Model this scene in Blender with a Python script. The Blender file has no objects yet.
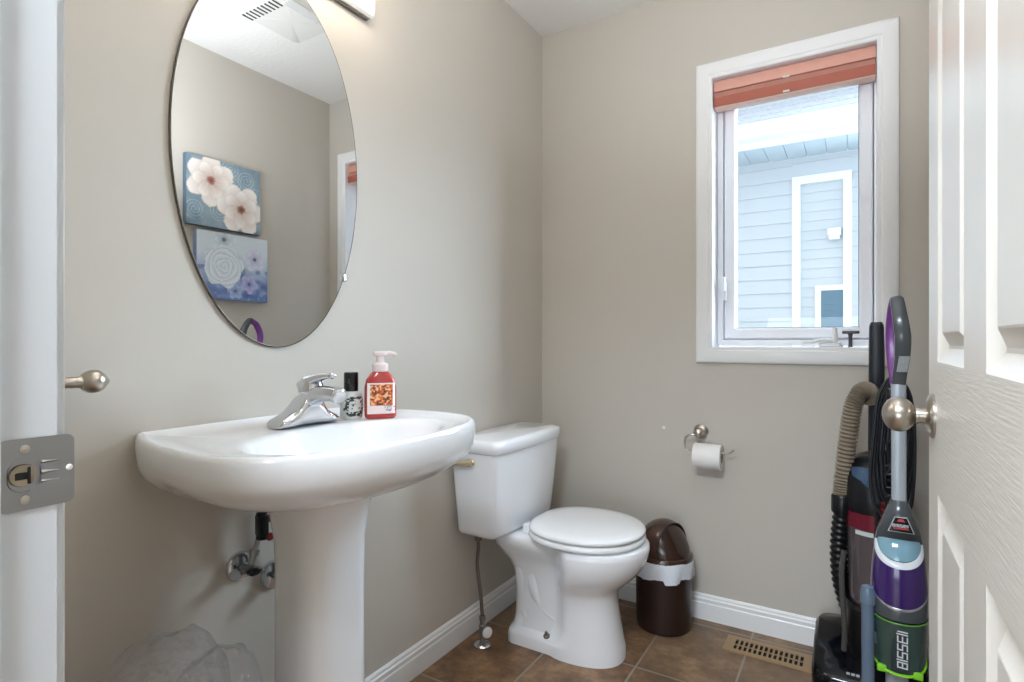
import bpy, bmesh, math, random
import numpy as np
from mathutils import Vector, Matrix

# ------------------------------------------------------------------ camera, sky, light, exposure
SC = bpy.context.scene
COL = SC.collection
PI = math.pi
R = math.radians

cam_d = bpy.data.cameras.new('camera')
cam = bpy.data.objects.new('camera', cam_d)
COL.objects.link(cam)
cam_d.sensor_fit = 'HORIZONTAL'
cam_d.sensor_width = 36.0
cam_d.lens = 36.0 * 565.0 / 1024.0
cam_d.clip_start = 0.01
cam.location = (1.208, 0.0, 1.069)
cam.rotation_euler = (R(90), 0, R(31.3))
SC.camera = cam

world = bpy.data.worlds.new('world')
SC.world = world
world.use_nodes = True
bg = world.node_tree.nodes['Background']
bg.inputs[0].default_value = (0.92, 0.96, 1.0, 1)
bg.inputs[1].default_value = 1.5

SC.view_settings.view_transform = 'Standard'
SC.view_settings.look = 'None'
SC.view_settings.gamma = 1.0
SC.view_settings.use_curve_mapping = False
SC.view_settings.exposure = 0.12
SC.cycles.max_bounces = 10
SC.cycles.diffuse_bounces = 6
SC.cycles.transparent_max_bounces = 16
SC.cycles.caustics_reflective = False
SC.cycles.caustics_refractive = False
SC.cycles.sample_clamp_indirect = 6.0


def area_light(name, loc, direction, sx, sy, power, color, portal=False):
    d = bpy.data.lights.new(name, 'AREA')
    d.shape = 'RECTANGLE'
    d.size = sx
    d.size_y = sy
    d.energy = power
    d.color = color
    o = bpy.data.objects.new(name, d)
    COL.objects.link(o)
    o.location = loc
    o.rotation_euler = Vector(direction).to_track_quat('-Z', 'Y').to_euler()
    if portal:
        d.cycles.is_portal = True
    return o


# added fill lamps out of view: outside the window and in the hall
area_light('yard_fill_lamp', (5.2, 5.40, 3.7), (0, -1, 0), 6.0, 4.8, 4000, (0.74, 0.87, 1.0))  # added lamp beside the house, pushes window light onto the left wall
area_light('hall_low_fill', (1.4, -2.9, 0.75), (0, 1, 0), 2.6, 1.2, 52, (0.76, 0.88, 1.0))  # added frontal fill through the doorway, no hall window exists
area_light('hall_top_fill', (0.86, -0.45, 2.41), (0, 0.45, -1), 0.8, 0.5, 90, (0.80, 0.90, 1.0))  # added fill for the lower room, no ceiling fixture here
# added up-facing fill lamp inside the room, acting as a bounced camera flash
area_light('bounce_fill', (0.98, 0.95, 1.72), (0.15, 0.10, 1), 0.35, 0.35, 13, (0.86, 0.93, 1.0))
area_light('window_portal', (1.0025, 2.40, 1.555), (0, -1, 0), 0.42, 0.88, 1, (1, 1, 1), portal=True)


# ------------------------------------------------------------------ helpers
def lin(c):
    return tuple(((v / 255.0) / 12.92 if v <= 10.3 else ((v / 255.0 + 0.055) / 1.055) ** 2.4) for v in c)


MATS = {}


def mat(name, rgb, rough=0.5, metal=0.0, spec=0.5, bump=None, coat=0.0, trans=0.0, vary=None, alpha=1.0, emit=None):
    """rgb in sRGB 0-255; bump = (scale, strength[, stretch xyz]); vary = (rgb2, scale)"""
    m = bpy.data.materials.new(name)
    m.use_nodes = True
    nt = m.node_tree
    b = nt.nodes['Principled BSDF']
    b.inputs['Base Color'].default_value = (*lin(rgb), 1)
    b.inputs['Roughness'].default_value = rough
    b.inputs['Metallic'].default_value = metal
    b.inputs['Specular IOR Level'].default_value = spec
    b.inputs['Coat Weight'].default_value = coat
    b.inputs['Transmission Weight'].default_value = trans
    b.inputs['Alpha'].default_value = alpha
    if emit:
        b.inputs['Emission Color'].default_value = (*emit[0], 1)
        b.inputs['Emission Strength'].default_value = emit[1]
    if bump or vary:
        tc = nt.nodes.new('ShaderNodeTexCoord')
    if bump:
        mp = nt.nodes.new('ShaderNodeMapping')
        if len(bump) > 2:
            mp.inputs['Scale'].default_value = bump[2]
        n = nt.nodes.new('ShaderNodeTexNoise')
        n.inputs['Scale'].default_value = bump[0]
        n.inputs['Detail'].default_value = 4
        bp = nt.nodes.new('ShaderNodeBump')
        bp.inputs['Strength'].default_value = bump[1]
        bp.inputs['Distance'].default_value = 0.002
        nt.links.new(tc.outputs['Object'], mp.inputs['Vector'])
        nt.links.new(mp.outputs['Vector'], n.inputs['Vector'])
        nt.links.new(n.outputs['Fac'], bp.inputs['Height'])
        nt.links.new(bp.outputs['Normal'], b.inputs['Normal'])
    if vary:
        n2 = nt.nodes.new('ShaderNodeTexNoise')
        n2.inputs['Scale'].default_value = vary[1]
        n2.inputs['Detail'].default_value = 5
        mx = nt.nodes.new('ShaderNodeMix')
        mx.data_type = 'RGBA'
        mx.inputs[6].default_value = (*lin(rgb), 1)
        mx.inputs[7].default_value = (*lin(vary[0]), 1)
        nt.links.new(tc.outputs['Object'], n2.inputs['Vector'])
        nt.links.new(n2.outputs['Fac'], mx.inputs[0])
        nt.links.new(mx.outputs[2], b.inputs['Base Color'])
    MATS[name] = m
    return m


def glass_mat(name, tint, refl=0.08, body=0.0, body_rgb=(255, 255, 255), rough=0.0, bump=None):
    """thin clear sheet: transparent + a little gloss + optional milky body"""
    m = bpy.data.materials.new(name)
    m.use_nodes = True
    nt = m.node_tree
    nt.nodes.clear()
    out = nt.nodes.new('ShaderNodeOutputMaterial')
    tr = nt.nodes.new('ShaderNodeBsdfTransparent')
    tr.inputs[0].default_value = (*tint, 1)
    gl = nt.nodes.new('ShaderNodeBsdfGlossy')
    gl.inputs['Roughness'].default_value = rough
    mx = nt.nodes.new('ShaderNodeMixShader')
    lw = nt.nodes.new('ShaderNodeLayerWeight')
    lw.inputs['Blend'].default_value = 0.35
    mr = nt.nodes.new('ShaderNodeMath')
    mr.operation = 'MULTIPLY_ADD'
    mr.inputs[1].default_value = 0.5
    mr.inputs[2].default_value = refl
    mr.use_clamp = True
    nt.links.new(lw.outputs['Fresnel'], mr.inputs[0])
    nt.links.new(mr.outputs[0], mx.inputs[0])
    src = tr
    if body > 0:
        df = nt.nodes.new('ShaderNodeBsdfDiffuse')
        df.inputs[0].default_value = (*lin(body_rgb), 1)
        m2 = nt.nodes.new('ShaderNodeMixShader')
        m2.inputs[0].default_value = body
        nt.links.new(tr.outputs[0], m2.inputs[1])
        nt.links.new(df.outputs[0], m2.inputs[2])
        src = m2
    if bump:
        tc = nt.nodes.new('ShaderNodeTexCoord')
        n = nt.nodes.new('ShaderNodeTexNoise')
        n.inputs['Scale'].default_value = bump[0]
        n.inputs['Detail'].default_value = 6
        n.inputs['Distortion'].default_value = 1.5
        bp = nt.nodes.new('ShaderNodeBump')
        bp.inputs['Strength'].default_value = bump[1]
        bp.inputs['Distance'].default_value = 0.02
        nt.links.new(tc.outputs['Object'], n.inputs['Vector'])
        nt.links.new(n.outputs['Fac'], bp.inputs['Height'])
        nt.links.new(bp.outputs['Normal'], gl.inputs['Normal'])
        nt.links.new(bp.outputs['Normal'], lw.inputs['Normal'])
    nt.links.new(src.outputs[0], mx.inputs[1])
    nt.links.new(gl.outputs[0], mx.inputs[2])
    nt.links.new(mx.outputs[0], out.inputs[0])
    MATS[name] = m
    return m


def obj(name, bm, material, parent=None, sharp=35, recalc=True):
    if recalc:
        bmesh.ops.recalc_face_normals(bm, faces=bm.faces)
    me = bpy.data.meshes.new(name)
    bm.to_mesh(me)
    bm.free()
    mats = material if isinstance(material, (list, tuple)) else [material]
    for m in mats:
        me.materials.append(m)
    for p in me.polygons:
        p.use_smooth = True
    if sharp is not None:
        me.set_sharp_from_angle(angle=R(sharp))
    o = bpy.data.objects.new(name, me)
    COL.objects.link(o)
    if parent:
        o.parent = parent
        o.matrix_parent_inverse = parent_world(parent).inverted()
    return o


def parent_world(p):
    m = Matrix.LocRotScale(p.location, p.rotation_euler, p.scale)
    if p.parent:
        m = parent_world(p.parent) @ p.matrix_parent_inverse @ m
    return m


def thing(name, label, cat, loc, group=None):
    o = bpy.data.objects.new(name, None)
    COL.objects.link(o)
    o.empty_display_size = 0.05
    o.location = loc
    o['label'] = label
    o['category'] = cat
    if group:
        o['group'] = group
    return o


def tag(o, label, cat, group=None, kind=None):
    o['label'] = label
    o['category'] = cat
    if group:
        o['group'] = group
    if kind:
        o['kind'] = kind
    return o


def struct(name, bm, m, label, cat, parent=None, sharp=35):
    o = obj(name, bm, m, parent, sharp)
    if parent is None:
        tag(o, label, cat, kind='structure')
    return o


def box(bm, lo, hi, bevel=0.0, seg=2):
    lo = Vector(lo)
    hi = Vector(hi)
    r = bmesh.ops.create_cube(bm, size=1.0)
    vs = r['verts']
    for v in vs:
        v.co = Vector([(lo[i] + hi[i]) / 2 + v.co[i] * (hi[i] - lo[i]) for i in range(3)])
    if bevel > 0:
        es = list({e for v in vs for e in v.link_edges})
        bmesh.ops.bevel(bm, geom=es, offset=bevel, segments=seg, profile=0.5, affect='EDGES')
    return bm


def loft(bm, rings, cap0=True, cap1=True, closed=True, mi=0):
    """rings: list of equal-length lists of points"""
    vr = [[bm.verts.new(p) for p in r] for r in rings]
    n = len(rings[0])
    for a, b in zip(vr[:-1], vr[1:]):
        for i in range(n if closed else n - 1):
            j = (i + 1) % n
            try:
                f = bm.faces.new((a[i], a[j], b[j], b[i]))
                f.material_index = mi
            except ValueError:
                pass
    if closed:
        for flag, r in ((cap0, vr[0]), (cap1, vr[-1])):
            if flag:
                c = bm.verts.new(sum((v.co for v in r), Vector()) / n)
                for i in range(n):
                    f = bm.faces.new((r[i], r[(i + 1) % n], c))
                    f.material_index = mi
    return bm


def lathe(bm, prof, center=(0, 0, 0), axis=(0, 0, 1), n=32, cap0=True, cap1=True, sx=1.0, sy=1.0, mi=0):
    """prof: list of (radius, height) along axis"""
    ax = Vector(axis).normalized()
    ref = Vector((1, 0, 0)) if abs(ax.x) < 0.9 else Vector((0, 1, 0))
    u = (ref - ax * ref.dot(ax)).normalized()
    v = ax.cross(u)
    c = Vector(center)
    rings = []
    for r, h in prof:
        rings.append([c + ax * h + u * (math.cos(2 * PI * i / n) * r * sx) + v * (math.sin(2 * PI * i / n) * r * sy) for i in range(n)])
    return loft(bm, rings, cap0, cap1, True, mi)


def smooth_path(pts, per=8, closed=False):
    P = [Vector(p) for p in pts]
    n = len(P)
    out = []
    rng = n if closed else n - 1
    for i in range(rng):
        if closed:
            p0, p1, p2, p3 = P[(i - 1) % n], P[i], P[(i + 1) % n], P[(i + 2) % n]
        else:
            p1, p2 = P[i], P[i + 1]
            p0 = P[i - 1] if i > 0 else p1 * 2 - p2
            p3 = P[i + 2] if i + 2 < n else p2 * 2 - p1
        for k in range(per):
            t = k / per
            out.append(0.5 * ((2 * p1) + (p2 - p0) * t + (2 * p0 - 5 * p1 + 4 * p2 - p3) * t * t + (3 * p1 - p0 - 3 * p2 + p3) * t ** 3))
    if not closed:
        out.append(P[-1].copy())
    return out


def tube(bm, path, rad, n=10, up=(0, 0, 1), sec=None, closed=False, cap=True, mi=0):
    """sweep along path; rad number or list; sec = (a, b) half-axes along (side, normal) with superellipse"""
    m = len(path)
    rings = []
    prev = None
    for i, p in enumerate(path):
        if closed:
            t = (path[(i + 1) % m] - path[(i - 1) % m]).normalized()
        else:
            t = (path[min(i + 1, m - 1)] - path[max(i - 1, 0)]).normalized()
        if prev is None:
            ref = Vector(up)
            if abs(ref.dot(t)) > 0.95:
                ref = Vector((1, 0, 0)) if abs(t.x) < 0.9 else Vector((0, 1, 0))
            s = t.cross(ref).normalized()
        else:
            s = (prev - t * prev.dot(t)).normalized()
        prev = s
        nn = s.cross(t)
        r = rad[i] if isinstance(rad, (list, tuple)) else rad
        ring = []
        for k in range(n):
            a = 2 * PI * k / n
            ca, sa = math.cos(a), math.sin(a)
            if sec:
                e = 0.6
                ca = math.copysign(abs(ca) ** e, ca) * sec[0]
                sa = math.copysign(abs(sa) ** e, sa) * sec[1]
            ring.append(p + s * (ca * r) + nn * (sa * r))
        rings.append(ring)
    if closed:
        rings.append(rings[0])
        vr = [[bm.verts.new(q) for q in rr] for rr in rings[:-1]]
        vr.append(vr[0])
        for a, b in zip(vr[:-1], vr[1:]):
            for i in range(n):
                j = (i + 1) % n
                f = bm.faces.new((a[i], a[j], b[j], b[i]))
                f.material_index = mi
        return bm
    return loft(bm, rings, cap, cap, True, mi)


def srect(cx, cy, hx, hy, z, e=4.0, n=40):
    """superellipse ring in the xy plane"""
    out = []
    for i in range(n):
        a = 2 * PI * i / n
        ca, sa = math.cos(a), math.sin(a)
        out.append(Vector((cx + math.copysign(abs(ca) ** (2 / e), ca) * hx, cy + math.copysign(abs(sa) ** (2 / e), sa) * hy, z)))
    return out


def prism_profile(bm, prof, p0, p1, up=(0, 0, 1), out=(1, 0, 0), mi=0):
    """extrude a closed (out, up) profile from p0 to p1"""
    u = Vector(up)
    o = Vector(out)
    rings = [[Vector(p) + o * a + u * b for a, b in prof] for p in (p0, p1)]
    return loft(bm, rings, True, True, True, mi)


def frame_profile(bm, prof, origin, ax, ay, outw, w, h, sides=(1, 1, 1, 1)):
    """mitred frame: prof = list of (d, t): d distance outwards from the opening edge, t thickness along outw.
    origin = lower-left of the opening; ax, ay unit vectors"""
    ax, ay, outw, origin = Vector(ax), Vector(ay), Vector(outw), Vector(origin)
    rings = []
    for cx, cy, sx, sy in ((0, 0, -1, -1), (w, 0, 1, -1), (w, h, 1, 1), (0, h, -1, 1)):
        rings.append([origin + ax * (cx + sx * d) + ay * (cy + sy * d) + outw * t for d, t in prof])
    vr = [[bm.verts.new(p) for p in r] for r in rings]
    n = len(prof)
    for q in range(4):
        if not sides[q]:
            continue
        a, b = vr[q], vr[(q + 1) % 4]
        for i in range(n):
            j = (i + 1) % n
            bm.faces.new((a[i], a[j], b[j], b[i]))
    return bm


def wall_panel(bm, lo, hi, axis, holes):
    """solid wall box with rectangular through-holes; axis = 'x' or 'y' is the thickness direction.
    holes: list of (u0,u1,z0,z1)"""
    ui = 1 if axis == 'x' else 0
    us = sorted({lo[ui], hi[ui], *[h[0] for h in holes], *[h[1] for h in holes]})
    zs = sorted({lo[2], hi[2], *[h[2] for h in holes], *[h[3] for h in holes]})
    for u0, u1 in zip(us[:-1], us[1:]):
        for z0, z1 in zip(zs[:-1], zs[1:]):
            cu, cz = (u0 + u1) / 2, (z0 + z1) / 2
            if any(h[0] < cu < h[1] and h[2] < cz < h[3] for h in holes):
                continue
            a, b = list(lo), list(hi)
            a[ui], b[ui], a[2], b[2] = u0, u1, z0, z1
            box(bm, a, b)
    bmesh.ops.remove_doubles(bm, verts=bm.verts, dist=1e-5)
    # drop interior faces shared by two boxes
    seen = {}
    for f in list(bm.faces):
        k = tuple(sorted(v.index for v in f.verts))
        seen.setdefault(k, []).append(f)
    return bm


def clean_wall(bm):
    bm.verts.index_update()
    bmesh.ops.remove_doubles(bm, verts=bm.verts, dist=1e-5)
    bm.verts.index_update()
    seen = {}
    for f in bm.faces:
        seen.setdefault(tuple(sorted(v.index for v in f.verts)), []).append(f)
    dead = [f for fs in seen.values() if len(fs) > 1 for f in fs]
    bmesh.ops.delete(bm, geom=dead, context='FACES')
    return bm


# ------------------------------------------------------------------ materials
wall_m = mat('wall_paint', (197, 191, 182), rough=0.5, spec=0.3, bump=(220, 0.06))
hallw_m = mat('hall_wall_paint', (196, 186, 170), rough=0.5)
ceil_m = mat('ceiling_texture', (230, 228, 225), rough=0.85, bump=(70, 0.9))
trim_m = mat('trim_white', (238, 239, 240), rough=0.35)
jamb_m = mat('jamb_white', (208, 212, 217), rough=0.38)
vinyl_m = mat('vinyl_white', (242, 243, 248), rough=0.35)
porc_m = mat('porcelain', (238, 240, 244), rough=0.08, spec=0.6, coat=0.3)
seat_m = mat('seat_plastic', (236, 237, 239), rough=0.18)
chrome_m = mat('chrome', (214, 216, 220), rough=0.06, metal=1.0)
nickel_m = mat('satin_nickel', (186, 178, 168), rough=0.28, metal=1.0)
steel_m = mat('brushed_steel', (150, 150, 150), rough=0.38, metal=1.0)
gold_m = mat('brass', (236, 222, 184), rough=0.2, metal=1.0)
black_m = mat('black_plastic', (15, 16, 19), rough=0.3, spec=.4)
blackg_m = mat('black_gloss', (9, 11, 16), rough=0.12, coat=0.15, spec=.35)
rubber_m = mat('cord_rubber', (20, 23, 30), rough=0.4)
dgrey_m = mat('dark_grey_plastic', (66, 72, 76), rough=0.3)
white_m = mat('white_plastic', (235, 235, 235), rough=0.35)
paper_m = mat('tissue_paper', (236, 234, 232), rough=0.9, bump=(160, 0.25))
card_m = mat('cardboard', (165, 140, 112), rough=0.9)


def floor_material():
    m = bpy.data.materials.new('slate_tile')
    m.use_nodes = True
    nt = m.node_tree
    b = nt.nodes['Principled BSDF']
    tc = nt.nodes.new('ShaderNodeTexCoord')
    mp = nt.nodes.new('ShaderNodeMapping')
    mp.inputs['Location'].default_value = (0.0 + 0.003, -0.215, 0)
    br = nt.nodes.new('ShaderNodeTexBrick')
    br.offset = 0.0
    br.squash = 1.0
    br.inputs['Scale'].default_value = 1.0
    br.inputs['Brick Width'].default_value = 0.297
    br.inputs['Row Height'].default_value = 0.395
    br.inputs['Mortar Size'].default_value = 0.0042
    br.inputs['Mortar Smooth'].default_value = 0.3
    br.inputs['Bias'].default_value = 0.0
    br.inputs['Color1'].default_value = (0, 0, 0, 1)
    br.inputs['Color2'].default_value = (1, 1, 1, 1)
    n1 = nt.nodes.new('ShaderNodeTexNoise')
    n1.inputs['Scale'].default_value = 7.5
    n1.inputs['Detail'].default_value = 8
    n1.inputs['Roughness'].default_value = 0.62
    n2 = nt.nodes.new('ShaderNodeTexNoise')
    n2.inputs['Scale'].default_value = 34.0
    n2.inputs['Detail'].default_value = 6
    r1 = nt.nodes.new('ShaderNodeValToRGB')
    cr = r1.color_ramp
    cr.elements[0].position = 0.30
    cr.elements[0].color = (*lin((80, 58, 42)), 1)
    cr.elements[1].position = 0.72
    cr.elements[1].color = (*lin((172, 138, 104)), 1)
    e = cr.elements.new(0.5)
    e.color = (*lin((124, 93, 66)), 1)
    mx = nt.nodes.new('ShaderNodeMix')
    mx.data_type = 'RGBA'
    mx.blend_type = 'OVERLAY'
    mx.inputs[0].default_value = 0.6
    tint = nt.nodes.new('ShaderNodeMix')
    tint.data_type = 'RGBA'
    tint.inputs[7].default_value = (*lin((132, 118, 100)), 1)
    mul = nt.nodes.new('ShaderNodeMath')
    mul.operation = 'MULTIPLY'
    mul.inputs[1].default_value = 0.45
    gm = nt.nodes.new('ShaderNodeMix')
    gm.data_type = 'RGBA'
    gm.inputs[7].default_value = (*lin((146, 136, 122)), 1)
    bp = nt.nodes.new('ShaderNodeBump')
    bp.inputs['Strength'].default_value = 0.35
    bp.inputs['Distance'].default_value = 0.003
    hs = nt.nodes.new('ShaderNodeMath')
    hs.operation = 'MULTIPLY_ADD'
    hs.inputs[1].default_value = -1.2
    L = nt.links.new
    L(tc.outputs['Object'], mp.inputs['Vector'])
    L(mp.outputs['Vector'], br.inputs['Vector'])
    L(tc.outputs['Object'], n1.inputs['Vector'])
    L(tc.outputs['Object'], n2.inputs['Vector'])
    L(n1.outputs['Fac'], r1.inputs['Fac'])
    L(r1.outputs['Color'], mx.inputs[6])
    L(n2.outputs['Fac'], mx.inputs[7])
    L(mx.outputs[2], tint.inputs[6])
    L(br.outputs['Color'], mul.inputs[0])
    L(mul.outputs[0], tint.inputs[0])
    L(tint.outputs[2], gm.inputs[6])
    L(br.outputs['Fac'], gm.inputs[0])
    L(gm.outputs[2], b.inputs['Base Color'])
    L(br.outputs['Fac'], hs.inputs[0])
    L(n2.outputs['Fac'], hs.inputs[2])
    L(hs.outputs[0], bp.inputs['Height'])
    L(bp.outputs['Normal'], b.inputs['Normal'])
    b.inputs['Roughness'].default_value = 0.42
    return m


floor_m = floor_material()

# ------------------------------------------------------------------ room shell
W, D, H = 1.41, 2.247, 2.44         # inner width (x), back wall (y), ceiling
FY = 0.208                           # inner face of the doorway wall

bm = bmesh.new()
box(bm, (-0.12, -3.2, -0.06), (2.9, D + 0.12, 0.0))
struct('floor', bm, floor_m, 'brown mottled stone-look tile floor with grey grout', 'floor')
bm = bmesh.new()
box(bm, (-0.12, -3.2, H), (2.9, D + 0.12, H + 0.08))
struct('ceiling', bm, ceil_m, 'white textured ceiling above the greige walls', 'ceiling')
bm = bmesh.new()
box(bm, (-0.12, 0.09, 0), (0, D + 0.17, H))
struct('wall_left', bm, wall_m, 'greige wall behind the sink and toilet', 'wall')
bm = bmesh.new()
box(bm, (W, FY, 0), (W + 0.12, D + 0.17, H))
struct('wall_right', bm, wall_m, 'greige wall behind the open door, hung with two canvases', 'wall')

WX0, WX1, WZ0, WZ1 = 0.740, 1.271, 1.046, 2.072     # window opening
bm = bmesh.new()
wall_panel(bm, (0, D, 0), (W, D + 0.17, H), 'y', [(WX0, WX1, WZ0, WZ1)])
clean_wall(bm)
wb = struct('wall_back', bm, wall_m, 'greige wall with the window, toilet paper holder and floor vent', 'wall')
bm = bmesh.new()
lathe(bm, [(0.0065, 0), (0.0062, 0.0015), (0.004, 0.0028)], (0.553, D, 0.722), (0, -1, 0), 12)
obj('paint_patch', bm, white_m, wb)

JX0, JX1, JZ = 0.632, 1.36, 2.05                     # doorway clear opening
bm = bmesh.new()
wall_panel(bm, (-0.12, 0.09, 0), (2.9, FY, H), 'y', [(JX0 - 0.02, JX1 + 0.02, -0.01, JZ + 0.02)])
clean_wall(bm)
struct('wall_front', bm, hallw_m, 'wall with the doorway the photograph is taken from', 'wall')
bm = bmesh.new()
box(bm, (-0.12, -3.2, 0), (0.0, 0.09, H))
struct('wall_hall_left', bm, hallw_m, 'left wall of the hall outside the doorway', 'wall')
bm = bmesh.new()
box(bm, (2.8, -3.2, 0), (2.9, 0.09, H))
struct('wall_hall_right', bm, hallw_m, 'right wall of the hall outside the doorway', 'wall')
bm = bmesh.new()
box(bm, (0, -3.2, 0), (2.8, -3.1, H))
struct('wall_hall_end', bm, hallw_m, 'end wall of the hall outside the doorway', 'wall')

# baseboards: stepped colonial profile (out, up)
BASE = [(0, 0), (0.013, 0), (0.013, 0.062), (0.0105, 0.066), (0.0115, 0.072), (0.0115, 0.079), (0.008, 0.083), (0.0075, 0.090), (0.0035, 0.095), (0, 0.096)]
bm = bmesh.new()
prism_profile(bm, BASE, (0, FY, 0), (0, D, 0), out=(1, 0, 0))
struct('baseboard_left', bm, trim_m, 'white moulded baseboard along the sink wall', 'baseboard', sharp=25)
bm = bmesh.new()
prism_profile(bm, BASE, (0, D, 0), (W, D, 0), out=(0, -1, 0))
struct('baseboard_back', bm, trim_m, 'white moulded baseboard under the window', 'baseboard', sharp=25)
bm = bmesh.new()
prism_profile(bm, BASE, (W, FY + 0.08, 0), (W, D, 0), out=(-1, 0, 0))
struct('baseboard_right', bm, trim_m, 'white moulded baseboard behind the open door', 'baseboard', sharp=25)

# door jamb and casing at the left edge of the photograph
bm = bmesh.new()
box(bm, (JX0 - 0.02, 0.09, 0), (JX0, FY, JZ + 0.02))
box(bm, (JX1, 0.09, 0), (JX1 + 0.02, FY, JZ + 0.02))
box(bm, (JX0, 0.09, JZ), (JX1, FY, JZ + 0.02))
box(bm, (JX0, 0.09, 0), (JX0 + 0.011, 0.168, JZ))           # door stop
box(bm, (JX0, 0.09, JZ - 0.011), (JX1, 0.168, JZ))
CAS = [(0.0, 0), (0.0, 0.006), (0.003, 0.0085), (0.012, 0.0085), (0.016, 0.011), (0.05, 0.014), (0.057, 0.012), (0.057, 0)]
frame_profile(bm, CAS, (JX0 - 0.005, FY, 0), (1, 0, 0), (0, 0, 1), (0, 1, 0), JX1 - JX0 + 0.010, JZ + 0.005, sides=(0, 0, 1, 1))
jamb = struct('trim_1', bm, jamb_m, 'white painted door jamb at the left edge', 'door frame', sharp=25)

# strike plate: rounded plate with lip, latch pocket and two screws
SZ = 0.959
SP = SZ + .0018
SY0, SY1 = 0.1685, 0.2185
bm = bmesh.new()
ring = []
hy, hz, cy = 0.0215, 0.0285, 0.1905


def rrect(cy, cz, hy, hz, r, n=6):
    out = []
    for sy, sz, a0 in ((1, 1, 0), (-1, 1, 90), (-1, -1, 180), (1, -1, 270)):
        for k in range(n + 1):
            a = R(a0 + 90 * k / n)
            out.append((cy + sy * (hy - r) + r * math.cos(a), cz + sz * (hz - r) + r * math.sin(a)))
    return out


pl = rrect(0.1943, SP, 0.0255, 0.029, 0.006)
hole = rrect(0.1855, SP - .0005, 0.0112, 0.0135, 0.0105)
N = len(pl)


def xl(y):      # the plate curls away round the jamb's arris at its lip
    return JX0 + 0.0016


o0 = [Vector((xl(y) - 0.0016, y, z)) for y, z in pl]
o1 = [Vector((xl(y), y, z)) for y, z in pl]
h1 = [Vector((xl(y), y, z)) for y, z in hole]
h2 = [Vector((JX0 + 0.0003, y + 0.001, z)) for y, z in hole]
loft(bm, [o0, o1, h1, h2], False, True)
sp = obj('strike_plate', bm, mat('strike_plate_nickel', (150, 150, 150), rough=0.35, metal=1.0), jamb, sharp=20)
sp['label'] = 'brushed nickel strike plate'
bm = bmesh.new()
lathe(bm, [(0.0092, 0), (0.0086, 0.0012), (0.003, 0.0005)], (JX0 + 0.0007, 0.1845, SP - .0005), (1, 0, 0), 20)
box(bm, (JX0 + 0.0006, 0.189, SP - 0.007), (JX0 + 0.0026, 0.1915, SP + 0.007), 0.0006)
obj('latch_cup', bm, mat('latch_cup_metal', (158, 146, 128), rough=0.3, metal=1.0), sp)
bm = bmesh.new()
box(bm, (JX0 + .0004, .1795, SP - .004), (JX0 + .0022, .1875, SP + .002), .0008)
box(bm, (JX0 + .0004, .1875, SP - .008), (JX0 + .0027, .1900, SP + .006), .0008)
obj('latch_slot', bm, black_m, sp)
for k in (-1, 1):
    bm = bmesh.new()
    lathe(bm, [(0.0038, 0), (0.0036, 0.0007), (0.0022, 0.0012)], (JX0 + 0.0014, 0.186, SP + k * 0.0205), (1, 0, 0), 16)
    box(bm, (JX0 + 0.0024, 0.1838, SP + k * 0.0205 - 0.0005), (JX0 + 0.0029, 0.1882, SP + k * 0.0205 + 0.0005))
    obj('screw', bm, nickel_m, sp)
bm = bmesh.new()
lathe(bm, [(0.0028, 0), (0.0028, 0.0008), (0.0015, 0.0018)], (JX0 + 0.0010, 0.2162, SP + 0.0005), (1, 0.3, 0), 14)
obj('bumper', bm, white_m, sp)
bm = bmesh.new()       # pressed ramp between the pocket and the lip
for z_, w_ in ((.0085, .0016), (0.0, .0022), (-.0075, .0016)):
    rr_ = []
    for q in range(7):
        t_ = q / 6
        hh = .0004 + .0011 * (1 - t_)
        rr_.append([Vector((JX0 + .0014, .1965 + .0125 * t_, SP + z_ * (1 - .1 * t_) - w_ * (1 - t_) - .0002)), Vector((JX0 + .0016 + hh, .1965 + .0125 * t_, SP + z_)), Vector((JX0 + .0014, .1965 + .0125 * t_, SP + z_ + w_ * (1 - t_) + .0002))])
    loft(bm, rr_)
rp = obj('pressed_ramp', bm, MATS['strike_plate_nickel'], sp)


# ------------------------------------------------------------------ window
GX0, GX1, GZ0, GZ1 = 0.808, 1.219, 1.118, 1.992
win = bpy.data.objects.new('window_1', None)
COL.objects.link(win)
win.location = (1.0025, D, WZ0)
tag(win, 'white casement window above the vacuum cleaners', 'window', kind='structure')
WW, WH = WX1 - WX0, WZ1 - WZ0
bm = bmesh.new()
WC = [(0, 0), (0, 0.010), (0.004, 0.013), (0.012, 0.013), (0.016, 0.0165), (0.046, 0.019), (0.054, 0.0165), (0.060, 0.013), (0.062, 0)]
frame_profile(bm, WC, (WX0 + 0.002, D, WZ0 + 0.002), (1, 0, 0), (0, 0, 1), (0, -1, 0), WW - 0.004, WH - 0.004)
obj('casing', bm, trim_m, win, sharp=25)
bm = bmesh.new()       # deep jamb liner
frame_profile(bm, [(0, 0), (0, -0.165), (0.014, -0.165), (0.014, 0)], (WX0 + 0.001, D, WZ0 + 0.001), (1, 0, 0), (0, 0, 1), (0, -1, 0), WW - 0.002, WH - 0.002)
obj('jamb_liner', bm, vinyl_m, win, sharp=25)
bm = bmesh.new()       # outer vinyl frame
frame_profile(bm, [(0, 0), (0, 0.004), (0.003, 0.006), (0.022, 0.006), (0.022, -0.06), (0, -0.06)], (GX0 - .0435, D + 0.085, GZ0 - .0435), (1, 0, 0), (0, 0, 1), (0, -1, 0), GX1 - GX0 + .087, GZ1 - GZ0 + .087)
obj('frame', bm, vinyl_m, win, sharp=25)
bm = bmesh.new()       # sash
gw, gh = GX1 - GX0, GZ1 - GZ0
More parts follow.
